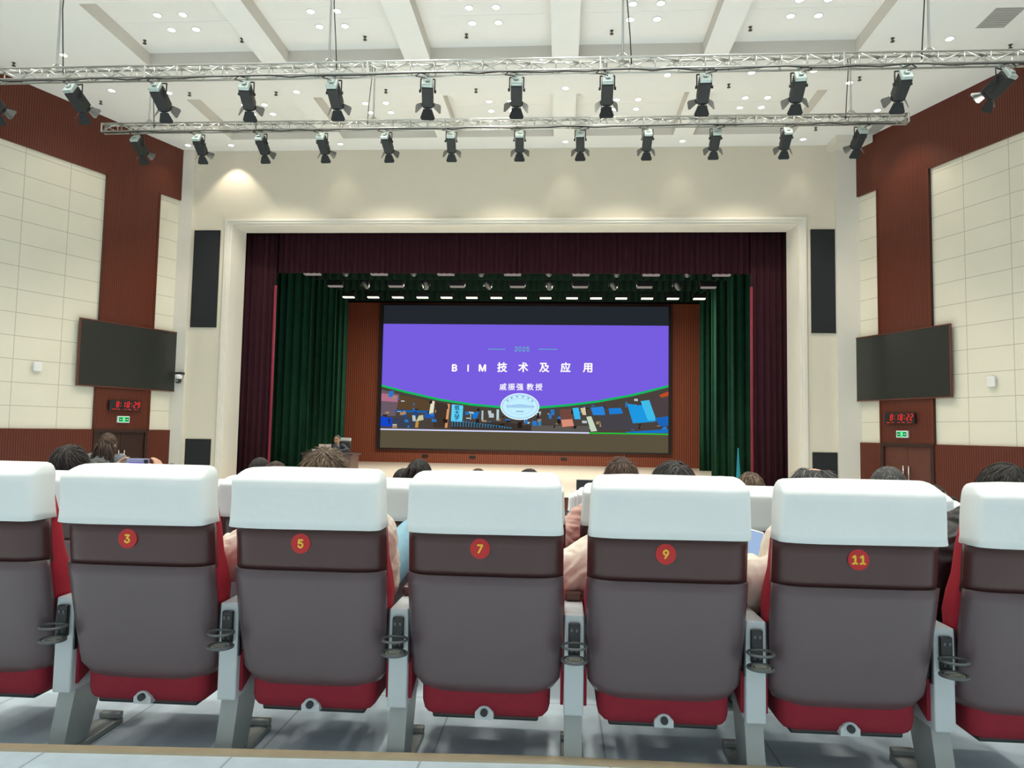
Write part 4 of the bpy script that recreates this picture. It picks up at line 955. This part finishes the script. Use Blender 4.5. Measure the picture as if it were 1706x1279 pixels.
def hair_mesh(style, seed):
    """hair around a head centred on the origin that faces +y"""
    rnd = random.Random(seed); bm = nb(); sv = {}
    A = Vector((.084, .104, .108)); O = Vector((0, -.012, .018)); crown = Vector((.15, -.40, .90)).normalized() if style != 'thin' else Vector((.05, .0, 1)).normalized()
    st = dict(short=(.30, .03, 1.0, 620, .0065), buzz=(.13, .02, 1.0, 520, .006), messy=(.50, .085, 1.01, 1300, .005), thin=(.34, .12, 1.03, 420, .0045), long=(.55, .03, 1.02, 420, .010), pony=(.40, .0, 1.0, 420, .008), bob=(.62, .04, 1.03, 620, .009))[style]
    ang, lift, k0, N_, wd = st
    def ok(n):
        lim = -.50 if n.y < 0 else -.50 + 1.05 * n.y + .25 * max(0, n.y)
        if style in ('long', 'bob'): lim -= .22 if n.y < .3 else 0
        return n.z > lim
    if style != 'thin' or True:
        nu, nv = 36, 22; V = {}
        for j in range(nv + 1):
            th = PI * j / nv
            for i in range(nu):
                ph = 2 * PI * i / nu; n = Vector((math.sin(th) * math.cos(ph), math.sin(th) * math.sin(ph), math.cos(th)))
                bump = 1 + .018 * noise.noise(n * 6 + Vector((seed, 0, 0))) + (.05 * noise.noise(n * 2.5 + Vector((0, seed, 0))) if style in ('messy', 'bob') else 0)
                V[i, j] = (n, bm.verts.new(O + Vector((n.x * A.x, n.y * A.y, n.z * A.z)) * bump * k0))
        for j in range(nv):
            for i in range(nu):
                q = [V[i, j], V[i, j + 1], V[(i + 1) % nu, j + 1], V[(i + 1) % nu, j]]
                bare = style == 'thin' and sum((v[0] - crown).length < .62 for v in q) >= 3
                if all(ok(v[0]) for v in q) and not bare: bm.faces.new([v[1] for v in q])
        bmesh.ops.remove_doubles(bm, verts=bm.verts[:], dist=.0004)
        lo = [v for v in bm.verts if not v.link_faces]; bmesh.ops.delete(bm, geom=lo, context='VERTS')
    cnt = 0
    while cnt < N_:
        n = Vector((rnd.gauss(0, 1), rnd.gauss(0, 1), rnd.gauss(0, 1))).normalized()
        if not ok(n) or (style == 'thin' and (n - crown).length < .52): continue
        cnt += 1
        f = (n - crown); f = (f - n * f.dot(n)); f = f.normalized() if f.length > 1e-3 else n.orthogonal()
        f = (f + n.cross(f) * rnd.gauss(.35, .35)).normalized()
        L_ = ang * rnd.uniform(.7, 1.3); lf = lift * rnd.uniform(.1, 1.6) + (.22 * rnd.random() if style in ('messy', 'thin') and rnd.random() < .06 else 0)
        pts = []; drop = 0
        for k in range(5):
            a = L_ * k / 4; d = n * math.cos(a) + f * math.sin(a)
            p = O + Vector((d.x * A.x, d.y * A.y, d.z * A.z)) * (1.012 * k0 + lf * (k / 4) ** 1.3)
            if style in ('long', 'bob') and d.z < -.1: p = Vector((p.x, p.y, p.z - .02 * k))
            pts.append((p, d))
        prev = None; tone = rnd.choice((.55, .8, 1.0, 1.3, 1.9, 2.6))
        for k, (p, d) in enumerate(pts):
            s = d.cross(f).normalized() * wd * (1 - .22 * k) * .5; pr = (bm.verts.new(p - s), bm.verts.new(p + s)); sv[pr[0]] = sv[pr[1]] = tone
            if prev: bm.faces.new((prev[0], prev[1], pr[1], pr[0]))
            prev = pr
    def locks(base, path, n_, spread, r):
        for _ in range(n_):
            o_ = Vector((rnd.gauss(0, spread), rnd.gauss(0, spread), rnd.gauss(0, spread * .4)))
            ps_ = [Vector(p) + o_ * (.5 + .25 * i) + Vector((rnd.gauss(0, .006), rnd.gauss(0, .006), 0)) for i, p in enumerate(path)]
            tube(bm, ps_, [r * f_ for f_ in (1, 1.1, 1, .8, .35)][:len(ps_)], 5)
    if style == 'pony':
        ball(bm, (-.02, -.118, .06), (.030, .026, .030))
        locks(None, [(-.02, -.12, .065), (-.035, -.165, .065), (-.05, -.18, .0), (-.055, -.165, -.09), (-.05, -.15, -.17)], 42, .012, .007)
    if style == 'long':
        for s in (-1, 0, 1): locks(None, [(.05 * s, -.09, .0), (.065 * s, -.105, -.06), (.085 * s, -.10, -.13), (.08 * s, -.10, -.20), (.09 * s, -.095, -.26)], 26, .016, .010)
    bm.verts.index_update(); tones = [sv.get(v, .75) for v in bm.verts]
    me = bpy.data.meshes.new('hair'); bm.to_mesh(me); bm.free()
    ca = me.color_attributes.new('strand', 'FLOAT_COLOR', 'POINT'); ca.data.foreach_set('color', [q for t in tones for q in (t, t, t, 1)])
    for p in me.polygons: p.use_smooth = True
    return me
HAIR = {}
def add_hair(t, style, m, h, yaw, seed, tilt=0.):
    k = (style, seed)
    if k not in HAIR: HAIR[k] = hair_mesh(style, seed); HAIR[k].materials.append(m)
    o = bpy.data.objects.new('hair', HAIR[k]); col.objects.link(o); o.parent = t; o.location = h; o.rotation_euler = (tilt, 0, yaw)
    o.material_slots[0].link = 'OBJECT'; o.material_slots[0].material = m
    return o
def person(label, x, y, zf, H, hair, hm, jacket, trousers, elbows=((-.29, .20, .66), (.29, .20, .66)), wrists=((-.13, .45, .62), (.13, .45, .62)), lean=0., yaw=0., seed=1, knees=((-.13, .82, .52), (.13, .82, .52)), ankles=((-.13, .82, .10), (.13, .82, .10)),
           hands='lap', glasses=False, vox=.011, puff=.022, standing=False, hy=.20, group=None, rotz=0., cat='person', drop=0.):
    """x, y: point on the floor below the back plane; H: height of the top of the head above the floor"""
    t = thing('person', label, cat, (x, y, zf), group); t.rotation_euler = (0, 0, rotz)
    h = Vector((lean, hy, H - .125)); s = 1.235 - H
    neck = Vector((lean * .85, hy - (.03 if standing else .0), H - .265))
    if standing: pel = Vector((0, 0, .86)); chest = Vector((lean * .4, 0, 1.14)); sh_z = H - .30 - drop
    else: pel = Vector((0, .40 + .25 * s, .50)); chest = Vector((lean * .6, .30, .84 - .62 * s)); sh_z = H - .30 - drop
    sh = [Vector((lean * .8 + q * .175, hy + (-.03 if standing else .04), sh_z)) for q in (-1, 1)]
    hips = [pel + Vector((q * .09, 0, 0)) for q in (-1, 1)]
    el = [Vector(e) for e in elbows]; wr = [Vector(e) for e in wrists]; kn = [Vector(e) for e in knees]; an = [Vector(e) for e in ankles]
    b = nb(); head_parts(b, h, yaw)
    capsule(b, neck - Vector((0, .01, .03)), .056, h + Vector((0, -.02, -.06)), .052)
    capsule(b, pel, .125, chest, .125); capsule(b, chest, .125, neck - Vector((0, .01, .09)), .085)
    for i, q in enumerate((-1, 1)):
        capsule(b, neck - Vector((0, .01, .06)), .055, sh[i], .052); capsule(b, sh[i], .050, el[i], .040); capsule(b, el[i], .040, wr[i], .027)
        capsule(b, hips[i], .085, kn[i], .058); capsule(b, kn[i], .056, an[i], .038)
        if hands == 'lap': hand(b, wr[i], (-q * .35, 1, -.25), (0, -.25, -1), (-q, 0, 0), .45)
        elif hands == 'desk': hand(b, wr[i], (-q * .5, 1, -.05), (0, 0, -1), (-q, 0, 0), .25)
        elif hands == 'phone': hand(b, wr[i], (-q * .25, .25, 1), (-q, .35, 0), (0, -1, 0), .55)
        elif hands == 'down': hand(b, wr[i], (0, .05, -1), (-q, 0, 0), (0, 1, 0), .35)
    fuse('body', b, M['skin'], t, vox if hands not in ('desk', 'phone') else .0065)
    face_bits(t, h, yaw, glasses)
    b = nb(); p = puff
    capsule(b, pel + Vector((0, 0, .02)), .132 + p, chest, .135 + p); capsule(b, chest, .135 + p, neck - Vector((0, .01, .09)), .088 + p * .6)
    for i in range(2):
        capsule(b, neck - Vector((0, .01, .075)), .052 + p * .5, sh[i], .058 + p * .7); capsule(b, sh[i], .058 + p * .7, el[i], .050 + p)
        e2 = el[i].lerp(wr[i], .93); capsule(b, el[i], .050 + p, e2, .036 + p * .6)
    torus(b, neck - Vector((0, .008, .012)), .058, .058, .016, 20, 8)
    fuse('jacket', b, jacket, t, .010, 3, .012 if puff > .015 else .004)
    b = nb()
    for i in range(2): capsule(b, hips[i], .097, kn[i], .072); capsule(b, kn[i], .070, an[i].lerp(kn[i], .08), .052)
    capsule(b, hips[0], .105, hips[1], .105)
    fuse('trousers', b, trousers, t, .014, 2)
    for i in range(2):
        b = nb(); f = Vector((0, 1, 0)); capsule(b, an[i] + Vector((0, -.02, -.045)), .040, an[i] + Vector((0, .13, -.062)), .034, 12); obj('shoe', b, M['shoe'], t, smooth=True)
    add_hair(t, hair, hm, h, yaw, seed)
    return t
JB, JD = M['beige'], M['darkdenim']
F1, F2, F3, F4, F5, F6 = [floor_z(r) for r in range(1, 7)]
R1, R2, R3, R4, R5, R6 = [ROW0 + ROWP * k for k in range(6)]
# nearest row
person('person with messy brown hair above seat 5, beige puffy sleeves showing', -.84, R1 + .05, F1, 1.055, 'messy', M['hairlight'], M['beige'], M['denim'],
       elbows=((-.43, .30, .62), (.17, .34, .56)), wrists=((-.18, .52, .62), (.06, .55, .60)), seed=3, knees=((-.10, .78, .50), (.235, .64, .69)), ankles=((-.13, .80, .10), (-.05, .85, .40)), puff=.03)
person('person with black hair in beige puffy jacket, right of two heads above seat 9', .40, R1 + .10, F1, 1.03, 'bob', M['hairblack'], M['beige'], M['darkdenim'],
       elbows=((-.36, .26, .62), (.20, .30, .60)), wrists=((-.16, .52, .62), (.12, .52, .62)), seed=4, puff=.035)
person('person with thinning grey hair and bald spot above seat 11, in cream sweater', .86, R1 + .03, F1, 1.03, 'thin', M['hairgrey'], M['sweater'], M['denim'],
       elbows=((-.19, .30, .56), (.26, .30, .60)), wrists=((-.12, .55, .66), (.10, .56, .64)), seed=5, drop=.09, puff=.012, knees=((-.22, .76, .56), (.13, .76, .50)))
person('person with short black hair in a black jacket at the rightmost nearest seat', 1.49, R1 + .05, F1, 1.05, 'short', M['hairblack'], M['blackjacket'], M['darkdenim'],
       elbows=((-.22, .28, .66), (.26, .28, .66)), seed=6, puff=.045)
tph = thing('phone', 'phone with pale lit screen showing between seats 9 and 11', 'phone', (.735, 2.80, -.425))
obj('case', bx(-.036, .036, -.004, .005, -.07, .07, .006), M['white'], tph); obj('screen', bx(-.032, .032, -.0055, -.004, -.062, .062), glow('phone_screen', lin('a8c4e8'), .9), tph); tph.rotation_euler = (-.5, .25, -.1)
# second row and beyond
person('person with thick dark hair left of seat 3, partly behind the leftmost seat', -2.61, R2 + .15, F2, 1.11, 'messy', M['hairblack'], M['blackjacket'], JD, seed=7)
person('person with tousled dark brown hair, left of two heads above seat 9', (.305), R2 + .10, F2, 1.102, 'messy', M['hairbrown'], M['pink'], JD, seed=8, elbows=((-.38, .10, .62), (.26, .22, .62)))
person('person with grey crew cut above the right part of seat 11', 1.59, R2 + .10, F2, 1.088, 'buzz', M['hairgrey'], M['greycloth'], JD, seed=9)
person('woman with black hair in a high ponytail above seat 7', -.915, R3 + .08, F3, 1.136, 'pony', M['hairblack'], M['greycloth'], JD, seed=10)
person('person with dark hair peeking over the left half of seat 7', -1.24, R4 + .05, F4, 1.115, 'short', M['hairblack'], M['greycloth'], JD, seed=11)
person('person with dark hair barely visible over the middle of seat 7', -.755, R5 - .0, F5, 1.175, 'short', M['hairbrown'], M['navy'], JD, seed=12)
person('person with short dark hair barely visible over the right part of seat 7', -.197, R3 + .05, F3, 1.088, 'short', M['hairblack'], M['navy'], JD, seed=13)
person('person with short dark hair, left of two heads above the left of seat 5', -2.39, R4 - .0, F4, 1.18, 'buzz', M['hairblack'], M['greycloth'], JD, seed=14)
person('person with brown hair, right of two heads above the left of seat 5', -1.86, R3 + .05, F3, 1.10, 'short', M['hairbrown'], M['navy'], JD, seed=15)
person('person with reddish brown hair at the right corner of seat 9', 1.19, R3 + .05, F3, 1.094, 'bob', M['hairlight'], M['pink'], JD, seed=16)
person('grey-haired person just left of the reddish brown head by seat 9', 1.222, R4, F4, 1.113, 'buzz', M['hairgrey'], M['greycloth'], JD, seed=17)
person('man in glasses turned to the right, in the gap right of seat 11', 3.28, R5 - .1, F5, 1.12, 'short', M['hairbrown'], M['blackjacket'], JD, seed=18, yaw=-1.9, glasses=True)
person('person with dark hair at the right edge of the gap beyond seat 11', 3.95, R6 - .1, F6, 1.045, 'short', M['hairblack'], M['navy'], JD, seed=19, yaw=-.8)
person('person with dark hair behind the right corner of seat 3', -3.12, R4, F4, 1.115, 'short', M['hairblack'], M['greycloth'], JD, seed=20)
person('person with short grey hair above seat 3 holding up a phone in both hands', -3.05, R3, F3, 1.10, 'buzz', M['hairgrey'], M['greycloth'], JD, seed=21, hands='phone',
       elbows=((-.26, .42, .78), (.28, .42, .78)), wrists=((-.13, .58, .965), (.20, .58, .965)))
tph = thing('phone', 'lavender phone held up sideways in two hands above seat 3', 'phone', (-3.05 + .037, R3 + .585, F3 + 1.045))
obj('case', bx(-.085, .085, -.004, .006, -.04, .04, .006), mat('lavender_case', (.35, .38, .62), .4), tph); obj('screen', bx(-.066, .040, -.0055, -.004, -.034, .012), glow('phone_view', lin('7a66c8'), .9), tph)
obj('camera_bump', bx(.048, .078, -.007, -.004, .0, .032, .003), M['blackplastic'], tph)
person('woman standing with long wavy brown hair, back turned, by the left wall', -5.154, 7.80, F6, 1.52, 'long', M['hairbrown'], M['greycloth'], JD, seed=22, standing=True, hy=.02, hands='down',
       elbows=((-.25, -.02, .96), (.25, -.02, .96)), wrists=((-.24, .10, .76), (.24, .10, .76)), knees=((-.09, .02, .46), (.09, .02, .46)), ankles=((-.09, .0, .09), (.09, .0, .09)))
# the lecturer faces the hall
person('grey-haired person in a dark jacket seated at the lectern desk facing the hall', -5.98, 18.92, SZ, 1.20, 'buzz', M['hairgrey'], M['navy'], JD, seed=23, hands='desk', vox=.009, puff=.012,
       elbows=((-.33, .30, .80), (.33, .30, .80)), wrists=((-.16, .52, .775), (.14, .52, .775)), rotz=PI, hy=.16, yaw=-.15)

bpy.data.scenes.remove(tmp_sc)
